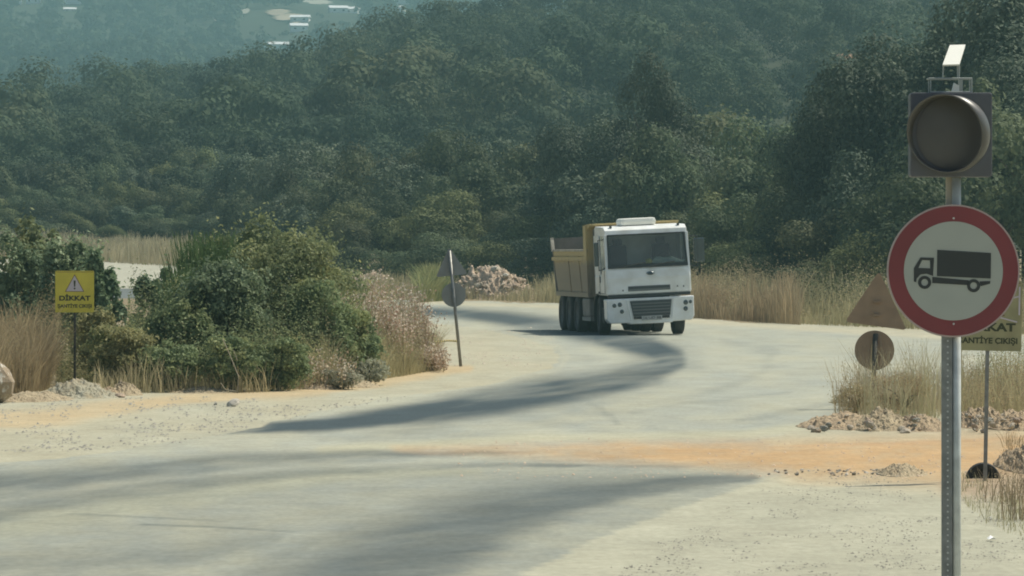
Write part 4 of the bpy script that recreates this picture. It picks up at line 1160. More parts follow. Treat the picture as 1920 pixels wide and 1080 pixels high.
def caution_sign(px, D, label, faded, rz, post, w=0.6, hgt=0.645, zb=None, tilt=0.0):
    x, y = gp(px, D)
    o = empty('caution_sign', (x, y, gz(x, y)), rz); tag(o, label, 'sign', 'yellow caution signs')
    o.rotation_euler = (0, tilt, rz)
    zb = post
    MB().box((0, 0.02, (zb + hgt) / 2 - 0.1), (0.036, 0.03, zb + hgt + 0.15)).build('post', M['pole_dark'] if not faded else M['pole_grey'], o)
    zc = zb + hgt / 2
    pl = MB().prism([(u, v + zc) for u, v in rrect(w, hgt, 0.02)], 0, -0.004).build('sign_plate', M['yellow_faded'] if faded else M['yellow'], o)
    MB().prism([(-.005 - w/2 + .02, zc + hgt/2 - .015), (w/2 - .015, zc + hgt/2 - .015), (w/2 - .015, zc + hgt/2 - .022), (-w/2 + .015, zc + hgt/2 - .022)], -0.0045, -0.006).build('border_line', M['tri_red'], pl)
    s = w / 0.6
    tz = zc + 0.26 * s
    MB().prism([(0, tz + 0.01), (-0.150 * s, tz - 0.262 * s), (0.150 * s, tz - 0.262 * s)], -0.0045, -0.006).build('triangle_border', M['tri_red'], pl)
    MB().prism([(0, tz - 0.012), (-0.132 * s, tz - 0.252 * s), (0.132 * s, tz - 0.252 * s)], -0.0065, -0.008).build('triangle_face', M['tri_white'], pl)
    b = MB(); b.prism([(-0.017, tz - 0.088), (0.017, tz - 0.088), (0.010, tz - 0.185), (-0.010, tz - 0.185)], -0.0085, -0.010)
    b.tube((0, -0.0085, tz - 0.212), (0, -0.0099, tz - 0.212), 0.015, n=14); b.build('exclamation_mark', M['letter'], pl)
    place_text('DİKKAT', 0.1, 0.485 * s, (0, -0.006, zc - 0.105 * s), M['letter'], pl, 0.0045)
    place_text('ŞANTİYE ÇIKIŞI', 0.072, 0.53 * s, (0, -0.006, zc - 0.225 * s), M['letter'], pl, 0.0025)
    return o, zc
caution_sign(140, 66.0, 'small yellow caution sign on a thin dark pole in front of the left hedge', False, 0.0, 1.19)
o, zc = caution_sign(1847, 39.2, 'scuffed yellow caution sign half hidden behind the big round sign', True, -0.12, 1.20, 0.62, 0.645, tilt=math.radians(1.0))
b = MB()
b.box((0.17, -0.008, 0.0), (0.20, 0.004, 0.012), Matrix.Rotation(math.radians(14), 3, 'Y')); b.box((0.285, -0.008, 0.17), (0.014, 0.004, 0.26)); b.box((0.24, -0.008, 0.20), (0.10, 0.004, 0.012), Matrix.Rotation(math.radians(-16), 3, 'Y'))
s = b.build('torn_rim_glare', M['tri_white'], o); s.location = (0, 0, zc - 0.03)  # torn rim, plus glare along the creases made as white strips
# black rubber foot by the thin pole
b = MB(); b.lathe([(-0.05, 0.105), (-0.06, 0.155), (0.0, 0.165), (0.06, 0.155), (0.05, 0.105)], (0, 0, 0), 'y', 36, math.pi, 0)
b.lathe([(-0.055, 0.156), (0.055, 0.156)], (0, 0.01, 0), 'y', 30, math.pi * 0.55, math.pi * 0.40)
b.prism([(-0.15, 0), (-0.12, 0.09), (-0.05, 0.14), (0.02, 0.14), (0.05, 0), ], 0.03, 0.06)
b.prism([(0.15 * math.cos(a), 0.15 * math.sin(a)) for a in [math.pi * i / 16 for i in range(17)]], 0.0, 0.05)
x, y = gp(1843, 39.6); o = b.build('half_buried_tyre', M['rubber']); o.location = (x, y, -0.01); tag(o, 'small black half buried rubber ring behind the thin pole', 'tyre')

def back_signs(px_base, D, tilt, label, m, tri_w, tri_z, circ_r, circ_z, pole_h, pole_m, lean_dir=1, rz=0.0, bottom_slope=0.0, poler=0.03, pfront=True):
    x, y = gp(px_base, D)
    o = empty('road_sign', (x, y, gz(x, y)), rz); tag(o, label, 'sign', 'road signs seen from behind')
    o.rotation_euler = (0, tilt, rz)
    MB().tube((0, 0, -0.15), (0, 0, pole_h), poler, n=14).build('post', pole_m, o, True)
    h = tri_w * 0.866
    # rounded corner triangle, edge rolled
    def tri(w, hh, r):
        c = [(0, hh * 2 / 3), (-w / 2, -hh / 3), (w / 2, -hh / 3)]; P = []
        for i, a0 in ((0, 30), (1, 150), (2, 270)):
            cx, cz = c[i][0] * (1 - 2 * r / (2 * hh / 3) * 1.0), c[i][1] * (1 - 2 * r / (2 * hh / 3))
            for k in range(5):
                a = math.radians(a0 + 120 * k / 4.0); P.append((cx + r * math.cos(a), cz + r * math.sin(a)))
        return P
    yo = 0.035
    MB().prism([(u, v + tri_z + bottom_slope * u) for u, v in tri(tri_w, h * 1.02, 0.03)], yo, yo + 0.012).build('triangle_plate', m, o)
    MB().tube((0, yo + 0.002, circ_z), (0, yo + 0.014, circ_z), circ_r, n=48).build('round_plate', m, o)
    b = MB()
    for z in (tri_z - 0.1, tri_z + 0.08, circ_z + 0.06, circ_z - 0.08): b.box((0, 0.012, z), (0.10, 0.04, 0.022))
    b.build('clamps', M['galv_dark'] if m is M['back_grey'] else m, o)
back_signs(864, 79.2, math.radians(-5.6), 'leaning grey sign pair, triangle over disc, on dirt inside the bend', M['back_grey'], 0.60, 1.88, 0.225, 1.345, 2.17, M['pole_grey'])
back_signs(1634, 57.5, math.radians(3.2), 'brown backed sign pair, triangle over disc, in straw at right', M['back_brown'], 0.84, 1.37, 0.268, 0.795, 1.02, M['pole_dark'], bottom_slope=-0.08, poler=0.035)

# big sign post with warning light
SX, SY = gp(1788, 19.2)
post = empty('warning_light_post', (SX, SY, gz(SX, SY))); tag(post, 'big round no-trucks sign and dark signal lamp on a steel post, nearest the camera', 'sign post')
k = 19.2 / F
def sx(px): return (px - 1788) * k
def sz(py): return H - (py - HY) * k
ptop = sz(640); pbot = -0.2
b = MB(); 
lx0, lx1 = sx(1767), sx(1786)
b.box(((lx0 + lx1) / 2, 0.03, (sz(385) + pbot) / 2), (lx1 - lx0, 0.045, sz(385) - pbot), bev=0.003)
b.build('perforated_post', M['galv_dark'], post)
b = MB()
z = 0.05
while z < ptop + 0.1:
    b.tube(((lx0 + lx1) / 2 + 0.002, 0.0045, z), ((lx0 + lx1) / 2 + 0.002, 0.0075, z), 0.0045, n=8); z += 0.0265
b.build('post_holes', M['hole'], post)
MB().tube((sx(1794.5), 0.03, pbot), (sx(1794.5), 0.03, sz(330)), 0.0205, n=20).build('round_post', M['galv'], post, True)
MB().box((sx(1785), 0.05, (sz(395) + sz(325)) / 2), (0.045, 0.02, sz(325) - sz(395))).build('mounting_strap', M['rail_pale'], post)
# round sign
cx, cz = sx(1787), sz(508); R = 124.5 * k
sg = MB().tube((cx, -0.012, cz), (cx, 0.004, cz), R, n=96).build('round_sign', M['sign_rim'], post)
def disc(r, y0, y1, m, name):
    return MB().tube((cx, y1, cz), (cx, y0, cz), r, n=96).build(name, m, sg)
disc(R * 0.975, -0.012, -0.0135, M['sign_red'], 'red_ring')
disc(R * 0.745, -0.013, -0.0150, M['sign_white'], 'white_face')
def q(zx, zy):  # zoom coordinates of the picture detail to plate metres
    return (sx(1560 + zx * 360 / 1111.0), sz(370 + zy * 350 / 1080.0))
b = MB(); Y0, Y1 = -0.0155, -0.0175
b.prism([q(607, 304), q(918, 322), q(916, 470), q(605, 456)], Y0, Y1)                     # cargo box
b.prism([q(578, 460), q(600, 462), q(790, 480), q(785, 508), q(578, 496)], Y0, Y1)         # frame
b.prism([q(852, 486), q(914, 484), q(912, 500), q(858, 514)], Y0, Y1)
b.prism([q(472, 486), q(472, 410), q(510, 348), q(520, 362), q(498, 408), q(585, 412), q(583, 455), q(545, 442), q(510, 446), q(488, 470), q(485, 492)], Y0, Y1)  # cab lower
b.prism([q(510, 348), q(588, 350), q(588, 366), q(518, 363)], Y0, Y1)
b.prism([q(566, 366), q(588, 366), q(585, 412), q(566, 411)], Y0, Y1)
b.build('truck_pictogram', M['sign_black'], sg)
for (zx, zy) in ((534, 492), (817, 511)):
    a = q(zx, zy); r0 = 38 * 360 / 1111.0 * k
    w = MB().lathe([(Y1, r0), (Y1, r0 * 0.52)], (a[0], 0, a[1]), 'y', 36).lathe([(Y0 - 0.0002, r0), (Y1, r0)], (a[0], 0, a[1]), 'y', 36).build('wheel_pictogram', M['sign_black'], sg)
b = MB()
for yy in (121, 732):
    a = q(702, yy); b.tube((a[0], -0.0135, a[1]), (a[0], -0.019, a[1]), 0.0045, n=10)
b.build('rivets', M['galv'], sg)
# signal head
hx0, hx1, hz0, hz1 = sx(1706), sx(1859), sz(332), sz(174)
hc = ((hx0 + hx1) / 2, (hz0 + hz1) / 2)
hd = MB().prism([(u + hc[0], v + hc[1]) for u, v in rrect(hx1 - hx0, hz1 - hz0, 0.012)], -0.03, 0.09).build('signal_head', M['housing'], post, False, 0.004)
rr = 73 * k
ang = math.radians(-20)
hood = MB()
N = 56
R0 = rr
prof_len = 0.17
rings = []
for i in range(N):
    t = 2 * math.pi * i / N
    L = 0.085 + 0.10 * (0.5 + 0.5 * math.sin(t)) # longer at the top
    rings.append((t, L))
V = []
for t, L in rings:
    for (rad, yy) in ((R0, 0.0), (R0 * 1.0, -L), (R0 * 0.965, -L), (R0 * 0.955, 0.0)):
        V.append((rad * math.cos(t), yy, rad * math.sin(t)))
Fc = []
for i in range(N):
    for j in range(3):
        a = i * 4 + j; b2 = ((i + 1) % N) * 4 + j
        Fc.append((a, a + 1, b2 + 1, b2))
hm = np_mesh('hood', V, Fc, M['hood'], smooth=True)
ho = link('hood', hm, hd); ho.location = (sx(1784), -0.031, sz(252)); ho.rotation_euler = (0, 0, ang)
ln = MB().lathe([(-0.012, 0.0005), (-0.010, R0 * 0.5), (-0.004, R0 * 0.8), (0.0, R0 * 0.95)], (sx(1786), -0.034, sz(250)), 'y', 48).build('lens', M['lens'], hd, True)
# cage and solar panel on top
b = MB()
zt0, zt1 = hz1, sz(147)
xa, xb = sx(1745), sx(1822)
b.path([(xa, 0.0, zt0), (xa, 0.0, zt1 - 0.004)], 0.0025, 6); b.path([(xb, 0.0, zt0), (xb, 0.0, zt1)], 0.0035, 6)
b.path([(xb, 0.09, zt0), (xb, 0.09, zt1)], 0.0035, 6); b.path([(xa, 0.09, zt0), (xa, 0.09, zt1)], 0.0025, 6)
b.path([(xa - .008, 0.0, zt1), (xb, 0.0, zt1), (xb, 0.09, zt1), (xa - .008, 0.09, zt1), (xa - .008, 0, zt1)], 0.0035, 6)
b.path([(xa, 0.0, zt0 + .004), (xb, 0.0, zt0 + .004)], 0.003, 6)
b.build('battery_cage', M['bracket'], post)
MB().prism([(sx(1785), zt0), (sx(1800), zt0), (sx(1799), sz(160)), (sx(1790), sz(155))], 0.02, 0.05).build('junction_box', M['panel_white'], post)
MB().box((sx(1803), 0.05, (zt0 + zt1) / 2), (0.018, 0.03, (zt1 - zt0))).build('cage_upright', M['bracket'], post)
b = MB()
for p0 in (1769, 1799): b.path([(sx(p0), 0.03, zt1), (sx(p0 + 1), 0.03, sz(122))], 0.0035, 6)
b.box((sx(1798), 0.035, (zt1 + sz(118)) / 2), (0.009, 0.012, sz(118) - zt1))
b.build('panel_bracket', M['bracket'], post)
# tilted panel as a sheared looking plate turned away
A = Vector((sx(1767), 0.0, sz(124))); B = Vector((sx(1799), 0.01, sz(123)))
Cc = Vector((sx(1817), 0.16, sz(83))); Dd = Vector((sx(1787), 0.15, sz(84)))
nrm = (B - A).cross(Dd - A).normalized() * 0.008
bm = bmesh.new(); lo = [bm.verts.new(p) for p in (A, B, Cc, Dd)]; hi = [bm.verts.new(p + nrm) for p in (A, B, Cc, Dd)]
bm.faces.new(lo); bm.faces.new(hi[::-1])
for i in range(4): bm.faces.new((lo[i], lo[(i + 1) % 4], hi[(i + 1) % 4], hi[i]))
bmesh.ops.recalc_face_normals(bm, faces=bm.faces)
me = bpy.data.meshes.new('solar_panel'); bm.to_mesh(me); bm.free(); me.materials.append(M['panel_white']); link('solar_panel', me, post)

# striped tape lying inside the bend
x0, y0 = g0(806, 650)
b = MB(); b2 = MB()
P = [(0.0, 0.0, 0.05), (0.12, 0.5, 0.09), (0.25, 1.0, 0.10), (0.38, 1.4, 0.11), (0.50, 1.7, 0.10), (0.62, 1.9, 0.08)]
P = [Vector(p) for p in P]
def along(t):
    t *= len(P) - 1; i = min(int(t), len(P) - 2); return P[i].lerp(P[i + 1], t - i)
for i in range(26):
    p, q2 = along(i / 26.0), along((i + 1) / 26.0)
    (b if i % 2 else b2).tube(p, q2, 0.022, n=8)
o = empty('striped_marker', (x0, y0, 0.0)); tag(o, 'thin black and yellow striped marker tube lying beside the leaning grey sign', 'marker tube')
b.build('yellow_bands', M['tape_y'], o); b2.build('black_bands', M['tape_k'], o)

# ------------------------------------------------------------------ tipper truck
def truck():
    D = 111.7; x = (1207 - 960) * D / F
    T = empty('dump_truck', (x - 0.07, D, 0.012), math.radians(8.2))
    T.scale = (0.955, 1, 1)
    tag(T, 'white cab dump truck with dirty yellow tipper body rounding the bend', 'truck')
    ROLL = -math.radians(2.6)
    def part(mb, name, m, parent=T, smooth=False, bevel=0.0, roll=True):
        o = mb.build(name, m, parent, smooth, bevel)
        if parent is T and roll:
            o.rotation_euler = (0, ROLL, 0)
            o.location = (0.5 * math.sin(ROLL) * -1 * -1 * 0, 0, 0)
            piv = Vector((0, 0, 0.5)); Rm = Matrix.Rotation(ROLL, 3, 'Y'); o.location = piv - Rm @ piv
        return o
    yf = -1.38
    W = 1.17
    # cab: lower shell, roof, pillars, rear wall
    b = MB()
    b.prism([(yf, 1.06), (yf - 0.02, 1.50), (yf + 0.02, 1.77), (yf + 0.10, 1.77), (-0.9, 1.77), (-0.55, 1.60), (0.42, 1.60), (0.42, 1.06)], -W, W, 'x')
    cab = part(b, 'cab', M['cab_white'], bevel=0.055)
    b = MB()
    b.prism([(yf + 0.17, 2.62), (yf + 0.20, 2.74), (yf + 0.40, 2.83), (0.30, 2.86), (0.44, 2.80), (0.44, 2.58), (yf + 0.19, 2.60)], -W * 0.965, W * 0.965, 'x')
    part(b, 'roof', M['cab_white'], cab, bevel=0.05)
    b = MB(); b.box((0, 0.40, 2.1), (2 * W * 0.96, 0.05, 1.05)); part(b, 'rear_wall', M['cab_white'], cab)
    for s in (-1, 1):
        b = MB()
        b.prism([(yf + 0.02, 1.74), (yf + 0.12, 1.74), (yf + 0.27, 2.64), (yf + 0.165, 2.64)], s * (W - 0.085), s * (W - 0.012), 'x')
        part(b, 'front_pillar', M['cab_white'], cab, bevel=0.01)
        b = MB(); b.prism([(-0.40, 1.58), (0.42, 1.58), (0.42, 2.62), (-0.36, 2.62)], s * (W - 0.06), s * (W - 0.012), 'x')
        part(b, 'side_panel', M['cab_white'], cab)
        b = MB(); b.prism([(yf + 0.13, 1.78), (-0.86, 1.78), (-0.55, 1.62), (-0.41, 1.62), (-0.37, 2.60), (yf + 0.27, 2.60)], s * (W - 0.05), s * (W - 0.035), 'x')
        part(b, 'side_window', M['glass'], cab)
        # door outline, handle
        b = MB(); b.box((s * (W + 0.004), -0.40, 1.35), (0.012, 0.014, 0.5)); b.box((s * (W + 0.004), -1.18, 1.42), (0.012, 0.012, 0.60))
        b.box((s * (W + 0.004), -0.8, 1.12), (0.012, 0.78, 0.012)); b.box((s * (W + 0.012), -0.50, 1.48), (0.03, 0.05, 0.16)); b.box((s * (W + 0.014), -0.3, 1.14), (0.03, 0.12, 0.05))
        part(b, 'door_trim', M['cab_trim'], cab)
    # windscreen with seal
    b = MB(); b.face([(-W + 0.075, yf + 0.035, 1.77), (W - 0.075, yf + 0.035, 1.77), (W - 0.11, yf + 0.185, 2.635), (-W + 0.11, yf + 0.185, 2.635)])
    part(b, 'windscreen', M['glass'], cab)
    b = MB()
    b.box((0, yf + 0.012, 1.80), (2 * W - 0.16, 0.02, 0.09), Matrix.Rotation(math.radians(-8), 3, 'X'))
    for s in (-1, 1): b.tube((s * (W - 0.085), yf + 0.02, 1.76), (s * (W - 0.125), yf + 0.165, 2.62), 0.02, n=6)
    b.box((0, yf + 0.16, 2.615), (2 * W - 0.24, 0.02, 0.03))
    part(b, 'windscreen_seal', M['cab_trim'], cab)
    # wipers
    for (xa, xb_) in ((-0.75, -0.05), (0.05, 0.75)):
        b = MB(); b.path([(xa, yf - 0.02, 1.76), (xa + 0.28, yf - 0.015, 1.83), (xb_, yf - 0.005, 1.88)], 0.013, 5)
        part(b, 'wiper', M['cab_trim'], cab)
    # interior
    b = MB(); b.box((0, -0.92, 1.76), (2.1, 0.55, 0.10), bev=0.02); part(b, 'dashboard', M['seat'], cab)
    for s in (-0.6, 0.6):
        b = MB(); b.box((s, -0.10, 1.95), (0.5, 0.16, 0.8), bev=0.05); b.box((s, -0.10, 2.42), (0.26, 0.12, 0.2), bev=0.04); part(b, 'cab_seat', M['seat'], cab)
    b = MB(); b.lathe([(0.015 * math.cos(a), 0.2 + 0.015 * math.sin(a)) for a in [i * math.pi / 4 for i in range(9)]], (0, 0, 0), 'z', 24)
    w = part(b, 'steering_wheel', M['cab_trim'], cab); w.location = (0.58, -0.72, 1.93); w.rotation_euler = (math.radians(60), 0, 0)
    # things on the dashboard
    me_r = Matrix.Rotation(ROLL, 3, 'Y')
    # front panel details
    b = MB(); b.box((0.0, yf - 0.012, 1.215), (1.16, 0.02, 0.13)); slot = part(b, 'front_slot', M['grille_bar'], cab)
    b = MB(); b.box((0.0, yf - 0.022, 1.235), (1.12, 0.012, 0.055)); part(b, 'slot_recess', M['grille'], cab)
    b = MB(); b.box((0.0, yf + 0.03, 1.035), (2.26, 0.08, 0.075)); part(b, 'cab_gap', M['cab_trim'], T)
    b = MB(); b.lathe([(-0.022, 0.0005), (-0.020, 0.09), (0.0, 0.098)], (0, 0, 0), 'y', 32); e = part(b, 'emblem', M['emblem_rim'], cab, True)
    e.scale = (1.15, 1, 0.52); e.location = (0.05, yf - 0.012, 1.60)
    b = MB(); b.lathe([(-0.026, 0.0005), (-0.024, 0.07), (0.0, 0.085)], (0, 0, 0), 'y', 32); e = part(b, 'emblem_field', M['emblem'], cab, True)
    e.scale = (1.15, 1, 0.50); e.location = (0.05, yf - 0.013, 1.60)
    b = MB()
    for (u, v) in ((-0.72, 1.18), (0.78, 1.23), (0.95, 1.22)): b.box((u, yf - 0.005, v), (0.035, 0.02, 0.035))
    part(b, 'panel_studs', M['cab_trim'], cab)
    # bumper
    b = MB(); b.prism([(-1.20, 0.86), (-1.21, 0.97), (1.21, 0.97), (1.20, 0.86), (1.20, 0.44), (1.12, 0.34), (0.62, 0.33), (0.56, 0.30), (-0.56, 0.30), (-0.62, 0.33), (-1.12, 0.34), (-1.20, 0.44)], yf - 0.10, yf + 0.35)
    bp = part(b, 'bumper', M['cab_white'], bevel=0.03)
    b = MB(); b.prism([(-0.56, 0.90), (0.58, 0.90), (0.53, 0.50), (-0.48, 0.50)], yf - 0.125, yf - 0.09); g = part(b, 'grille', M['grille'], bp)
    b = MB()
    for zz in (0.58, 0.66, 0.74, 0.82): b.box((0.02, yf - 0.13, zz), (1.02 + (zz - 0.5) * 0.1, 0.02, 0.028))
    part(b, 'grille_bars', M['grille_bar'], bp)
    b = MB(); b.prism([(-0.66, 0.92), (-0.59, 0.92), (-0.50, 0.42), (-0.56, 0.42)], yf - 0.122, yf - 0.09); part(b, 'bumper_rib', M['cab_white'], bp, bevel=0.006)
    b = MB(); b.prism([(0.61, 0.92), (0.67, 0.92), (0.63, 0.42), (0.57, 0.42)], yf - 0.122, yf - 0.09)
    part(b, 'bumper_rib', M['cab_white'], bp, bevel=0.006)
    b = MB(); b.box((0.02, yf - 0.115, 0.46), (0.98, 0.03, 0.065)); part(b, 'lower_slot', M['cab_trim'], bp)
    b = MB(); b.box((0.02, yf - 0.135, 0.445), (0.56, 0.012, 0.115)); pl = part(b, 'number_plate', M['plate'], bp)
    me = text_mesh('16 UD 88', 0.09, 0.001, 0.48); me.materials.append(M['sign_black']); t = link('plate_lettering', me, bp); t.location = (0.02, yf - 0.1425, 0.445)
    for cx_, cz_ , r_ in ((-0.99, 0.80, 0.055), (-0.84, 0.82, 0.06), (-0.79, 0.64, 0.055), (0.97, 0.80, 0.065), (1.10, 0.81, 0.045), (0.96, 0.64, 0.06)):
        b = MB(); b.lathe([(yf - 0.118, 0.0005), (yf - 0.116, r_ * 0.7), (yf - 0.108, r_)], (cx_, 0, cz_), 'y', 20).lathe([(yf - 0.108, r_), (yf - 0.09, r_)], (cx_, 0, cz_), 'y', 20)
        part(b, 'headlight', M['lamp'], bp, True)
    # roof unit, markers
    b = MB(); b.box((-0.10, -0.35, 2.94), (0.98, 0.85, 0.20), bev=0.09); part(b, 'roof_unit', M['panel_white'], cab)
    b = MB(); b.box((-0.10, -0.35, 2.862), (0.86, 0.78, 0.03)); part(b, 'roof_unit_base', M['grille_bar'], cab)
    b = MB()
    for u in (-0.93, 0.93): b.box((u, yf + 0.34, 2.83), (0.06, 0.06, 0.06))
    part(b, 'marker_lamps', M['grille'], cab)
    # mirrors
    for s in (-1, 1):
        ox = s * (W + 0.22) if s > 0 else s * (W + 0.16)
        b = MB(); b.path([(s * (W - 0.02), -1.18, 2.52), (ox, -1.26, 2.50), (ox, -1.26, 1.72), (s * (W - 0.02), -1.16, 1.76)], 0.014, 6)
        mi = part(b, 'mirror_arm', M['cab_trim'], cab)
        b = MB(); b.box((ox + s * 0.06, -1.22, 2.14), (0.29 if s > 0 else 0.12, 0.10, 0.62), bev=0.03); part(b, 'mirror', M['lamp'], cab)
    # fenders and steps
    for s in (-1, 1):
        b = MB(); b.lathe([(-0.16, 0.57), (0.16, 0.57), (0.16, 0.61), (-0.16, 0.61), (-0.16, 0.57)], (s * 1.05, 0, 0.50), 'x', 14, math.pi * 0.62, math.pi * -0.08)
        part(b, 'front_fender', M['cab_white'] if s > 0 else M['cab_trim'], T)
        b = MB(); b.box((s * 1.12, -0.86, 0.55), (0.16, 0.30, 0.40), bev=0.02); part(b, 'cab_step', M['chassis'], T)
    # air intake stack behind the cab
    b = MB(); b.box((-1.02, 0.62, 2.05), (0.22, 0.25, 1.5), bev=0.04); b.box((-0.6, 0.62, 1.6), (0.6, 0.2, 1.0), bev=0.04); part(b, 'air_intake', M['cab_trim'], T)
    # chassis
    b = MB()
    for s in (-1, 1): b.box((s * 0.42, 2.9, 0.88), (0.09, 8.2, 0.26))
    for yy in (1.5, 2.6, 4.1, 5.4, 6.8): b.box((0, yy, 0.88), (0.76, 0.12, 0.16))
    b.box((0, -0.9, 0.62), (0.9, 0.5, 0.5), bev=0.05)
    part(b, 'chassis_frame', M['chassis'], T)
    b = MB(); b.tube((-0.95, 0, 0.48), (0.95, 0, 0.48), 0.075, n=10); b.box((0.0, -0.10, 0.42), (0.62, 0.5, 0.30), bev=0.06); b.box((-0.35, -0.45, 0.33), (0.5, 0.5, 0.22), bev=0.05)
    for yy in (3.4, 4.8, 6.1): b.tube((-0.9, yy, 0.5), (0.9, yy, 0.5), 0.08, n=10); b.box((0, yy, 0.5), (0.4, 0.45, 0.4), bev=0.08)
    b.box((0, 2.2, 0.5), (0.2, 3.0, 0.2))
    part(b, 'axles', M['chassis'], T, roll=False)
    b = MB(); b.box((-0.98, 1.95, 0.72), (0.42, 1.2, 0.5), bev=0.06); part(b, 'fuel_tank', M['box_grey'], T)
    b = MB(); b.box((0.98, 1.95, 0.72), (0.42, 1.2, 0.5), bev=0.06); part(b, 'battery_box', M['chassis'], T)
    b = MB(); b.box((-1.13, 2.0, 0.42), (0.10, 1.4, 0.10)); b.box((-1.10, 1.5, 0.6), (0.05, 0.06, 0.35)); b.box((-1.10, 2.5, 0.6), (0.05, 0.06, 0.35)); part(b, 'side_guard', M['galv_dark'], T)
    # wheels
    def wheel(cx_, cy_, wd, steer=0.0):
        w = MB(); hw = wd / 2; R_ = 0.50
        w.lathe([(-hw * 0.8, 0.30), (-hw, 0.34), (-hw, 0.44), (-hw * 0.86, 0.485), (-hw * 0.5, R_), (hw * 0.5, R_), (hw * 0.86, 0.485), (hw, 0.44), (hw, 0.34), (hw * 0.8, 0.30)], (0, 0, 0), 'x', 36)
        t = w.build('wheel', M['tyre'], T, True); t.location = (cx_, cy_, R_); t.rotation_euler = (0, 0, steer)
        s = 1 if cx_ > 0 else -1
        r = MB(); r.lathe([(s * hw * 0.3, 0.0005), (s * hw * 0.3, 0.12), (s * hw * 0.15, 0.20), (s * hw * 0.55, 0.28), (s * hw * 0.8, 0.305)], (0, 0, 0), 'x', 28)
        r.lathe([(s * hw * 0.75, 0.0005), (s * hw * 0.75, 0.06), (s * hw * 0.3, 0.09)], (0, 0, 0), 'x', 16)
        r.build('rim', M['rim'], t, True)
        g_ = MB()
        for i in range(36):
            a = 2 * math.pi * i / 36
            g_.box((0, 0, 0), (wd * 0.9, 0.045, 0.012)) if False else None
            m_ = Matrix.Rotation(a, 3, 'X')
            r_ = bmesh.ops.create_cube(g_.bm, size=1.0)['verts']
            bmesh.ops.scale(g_.bm, vec=(wd * 0.82, 0.042, 0.014), verts=r_)
            bmesh.ops.translate(g_.bm, vec=(0, 0, R_ - 0.008), verts=r_)
            bmesh.ops.rotate(g_.bm, cent=(0, 0, 0), matrix=m_, verts=r_)
        g_.build('tread', M['tyre'], t)
        return t
    for s in (-1, 1): wheel(s * 1.02, 0.0, 0.31, math.radians(-4))
    for yy in (3.4, 4.8, 6.1):
        for s in (-1, 1): wheel(s * 1.07, yy, 0.30); wheel(s * 0.74, yy, 0.28)
    # rear mudguards
    # tipper body
    y0, y1 = 0.95, 7.0
    def wall(s, ztop, name):
        b = MB()
        xo_t, xo_b = s * 1.25, s * 1.17; xi_t, xi_b = s * 1.18, s * 1.10
        zb = 1.02
        P8 = [(xo_b, y0, zb), (xo_b, y1 - 0.35, zb), (xo_t, y1, ztop), (xo_t, y0, ztop)]
        P8i = [(xi_b, y0, zb), (xi_b, y1 - 0.35, zb), (xi_t, y1, ztop), (xi_t, y0, ztop)]
        A = [b.bm.verts.new(p) for p in P8]; Bv = [b.bm.verts.new(p) for p in P8i]
        fs = [b.bm.faces.new(A), b.bm.faces.new(Bv[::-1])]
        for i in range(4): fs.append(b.bm.faces.new((A[i], Bv[i], Bv[(i + 1) % 4], A[(i + 1) % 4])))
        bmesh.ops.recalc_face_normals(b.bm, faces=fs)
        return part(b, name, M['tipper'], T)
    wl = wall(-1, 2.22, 'side_wall'); wr = wall(1, 2.52, 'side_wall')
    b = MB()
    for yy in (y0 + 1.6, y0 + 3.4): b.prism([(-1.195, 1.10), (-1.262, 2.10), (-1.235, 2.10), (-1.165, 1.10)], yy - 0.05, yy + 0.05)
    b.box((-1.265, (y0 + y1) / 2, 2.02), (0.06, y1 - y0 - 0.1, 0.10)); b.box((-1.20, (y0 + y1) / 2 - 0.15, 1.06), (0.08, y1 - y0 - 0.4, 0.12))
    part(b, 'side_ribs', M['tipper'], T)
    b = MB(); b.box((-1.22, (y0 + y1) / 2 + 0.05, 2.245), (0.11, y1 - y0 + 0.1, 0.05)); part(b, 'top_rail', M['rail_pale'], T)
    b = MB(); b.box((1.22, (y0 + y1) / 2 + 0.05, 2.545), (0.11, y1 - y0 + 0.1, 0.05)); part(b, 'top_rail', M['rail_pale'], T)
    b = MB(); b.prism([(-1.20, 1.0), (1.20, 1.0), (1.25, 2.60), (-1.30, 2.58), (-1.26, 2.2)], y1 - 0.12, y1 - 0.03); tg = part(b, 'tailgate', M['tipper_in'], T)
    b = MB(); b.prism([(y1 - 0.10, 2.60), (y1 - 0.02, 2.60), (y1 - 0.12, 2.22), (y1 - 0.30, 2.22)], -1.31, -1.22, 'x'); part(b, 'corner_post', M['rail_pale'], T)
    b = MB(); b.box((0, (y0 + y1) / 2 - .15, 1.03), (2.3, y1 - y0 - 0.35, 0.07)); part(b, 'tipper_floor', M['tipper_in'], T)
    b = MB(); b.prism([(-1.17, 1.02), (1.17, 1.02), (1.26, 2.86), (-1.26, 2.86)], y0 - 0.04, y0 + 0.05)
    b.prism([(y0 - 0.06, 2.80), (y0 - 0.50, 2.90), (y0 - 0.50, 2.94), (y0 + 0.3, 2.92), (y0 + 0.3, 2.86)], -1.24, 1.24, 'x')
    b.prism([(y0, 1.02), (y0 + 0.55, 1.3), (y0 + 0.42, 2.9), (y0, 2.9)], -1.285, -1.20, 'x')
    for u in (-0.8, -0.3, 0.3, 0.8): b.box((u, y0 - 0.07, 1.9), (0.08, 0.06, 1.7))
    part(b, 'headboard', M['tipper'], T)
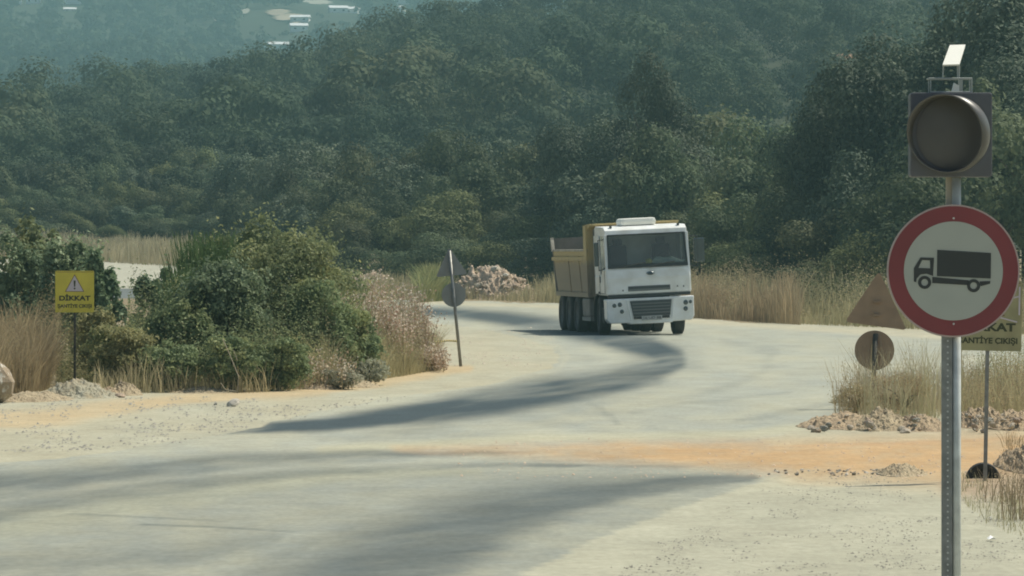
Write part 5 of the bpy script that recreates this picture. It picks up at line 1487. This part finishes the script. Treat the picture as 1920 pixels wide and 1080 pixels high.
    # items on the dashboard are their own things
    def world_of(p):
        piv = Vector((0, 0, 0.5)); v = Matrix.Rotation(ROLL, 3, 'Y') @ (Vector(p) - piv) + piv
        return T.matrix_basis @ v
    bm = bmesh.new(); bmesh.ops.create_uvsphere(bm, u_segments=16, v_segments=10, radius=0.095)
    for v in bm.verts: v.co.z *= 0.95; v.co *= 1 + 0.06 * math.sin(v.co.x * 60)
    me = bpy.data.meshes.new('yellow_hard_hat'); bm.to_mesh(me); bm.free(); me.materials.append(M['ball']); me.polygons.foreach_set('use_smooth', np.ones(len(me.polygons), dtype=bool))
    o = link('yellow_cap', me); o.location = world_of((0.06, -1.18, 1.90)); tag(o, 'round yellow cap on the dashboard behind the truck windscreen', 'cap')
    bm = bmesh.new(); bmesh.ops.create_uvsphere(bm, u_segments=24, v_segments=12, radius=1.0)
    for v in bm.verts:
        p = v.co.copy(); v.co = Vector((p.x * 0.44, p.y * 0.14, max(p.z, -0.5) * 0.12 * (1.0 - 0.45 * p.x) + 0.02 * math.sin(p.x * 7)))
    me = bpy.data.meshes.new('folded_cloth'); bm.to_mesh(me); bm.free(); me.materials.append(M['cloth']); me.polygons.foreach_set('use_smooth', np.ones(len(me.polygons), dtype=bool))
    o = link('folded_cloth', me); o.location = world_of((0.60, -1.16, 1.88)); o.rotation_euler = (0, ROLL, math.radians(8.2)); tag(o, 'pale green folded cloth on the dashboard beside the yellow cap', 'cloth')
truck()

# ------------------------------------------------------------------ haze
hz = MB(); hz.box((0, 1480, 148), (2900, 3300, 300))
vm = bpy.data.materials.new('air'); vm.use_nodes = True
nt = vm.node_tree; nt.nodes.remove(nt.nodes['Principled BSDF'])
pv = nt.nodes.new('ShaderNodeVolumePrincipled')
pv.inputs['Color'].default_value = (0.36, 0.62, 0.66, 1)
pv.inputs['Density'].default_value = 0.00042
pv.inputs['Anisotropy'].default_value = 0.25
nt.links.new(pv.outputs[0], nt.nodes['Material Output'].inputs['Volume'])
o = hz.build('haze', vm); tag(o, kind='stuff'); tag(o, 'thin blue-green summer haze in the air', 'haze')
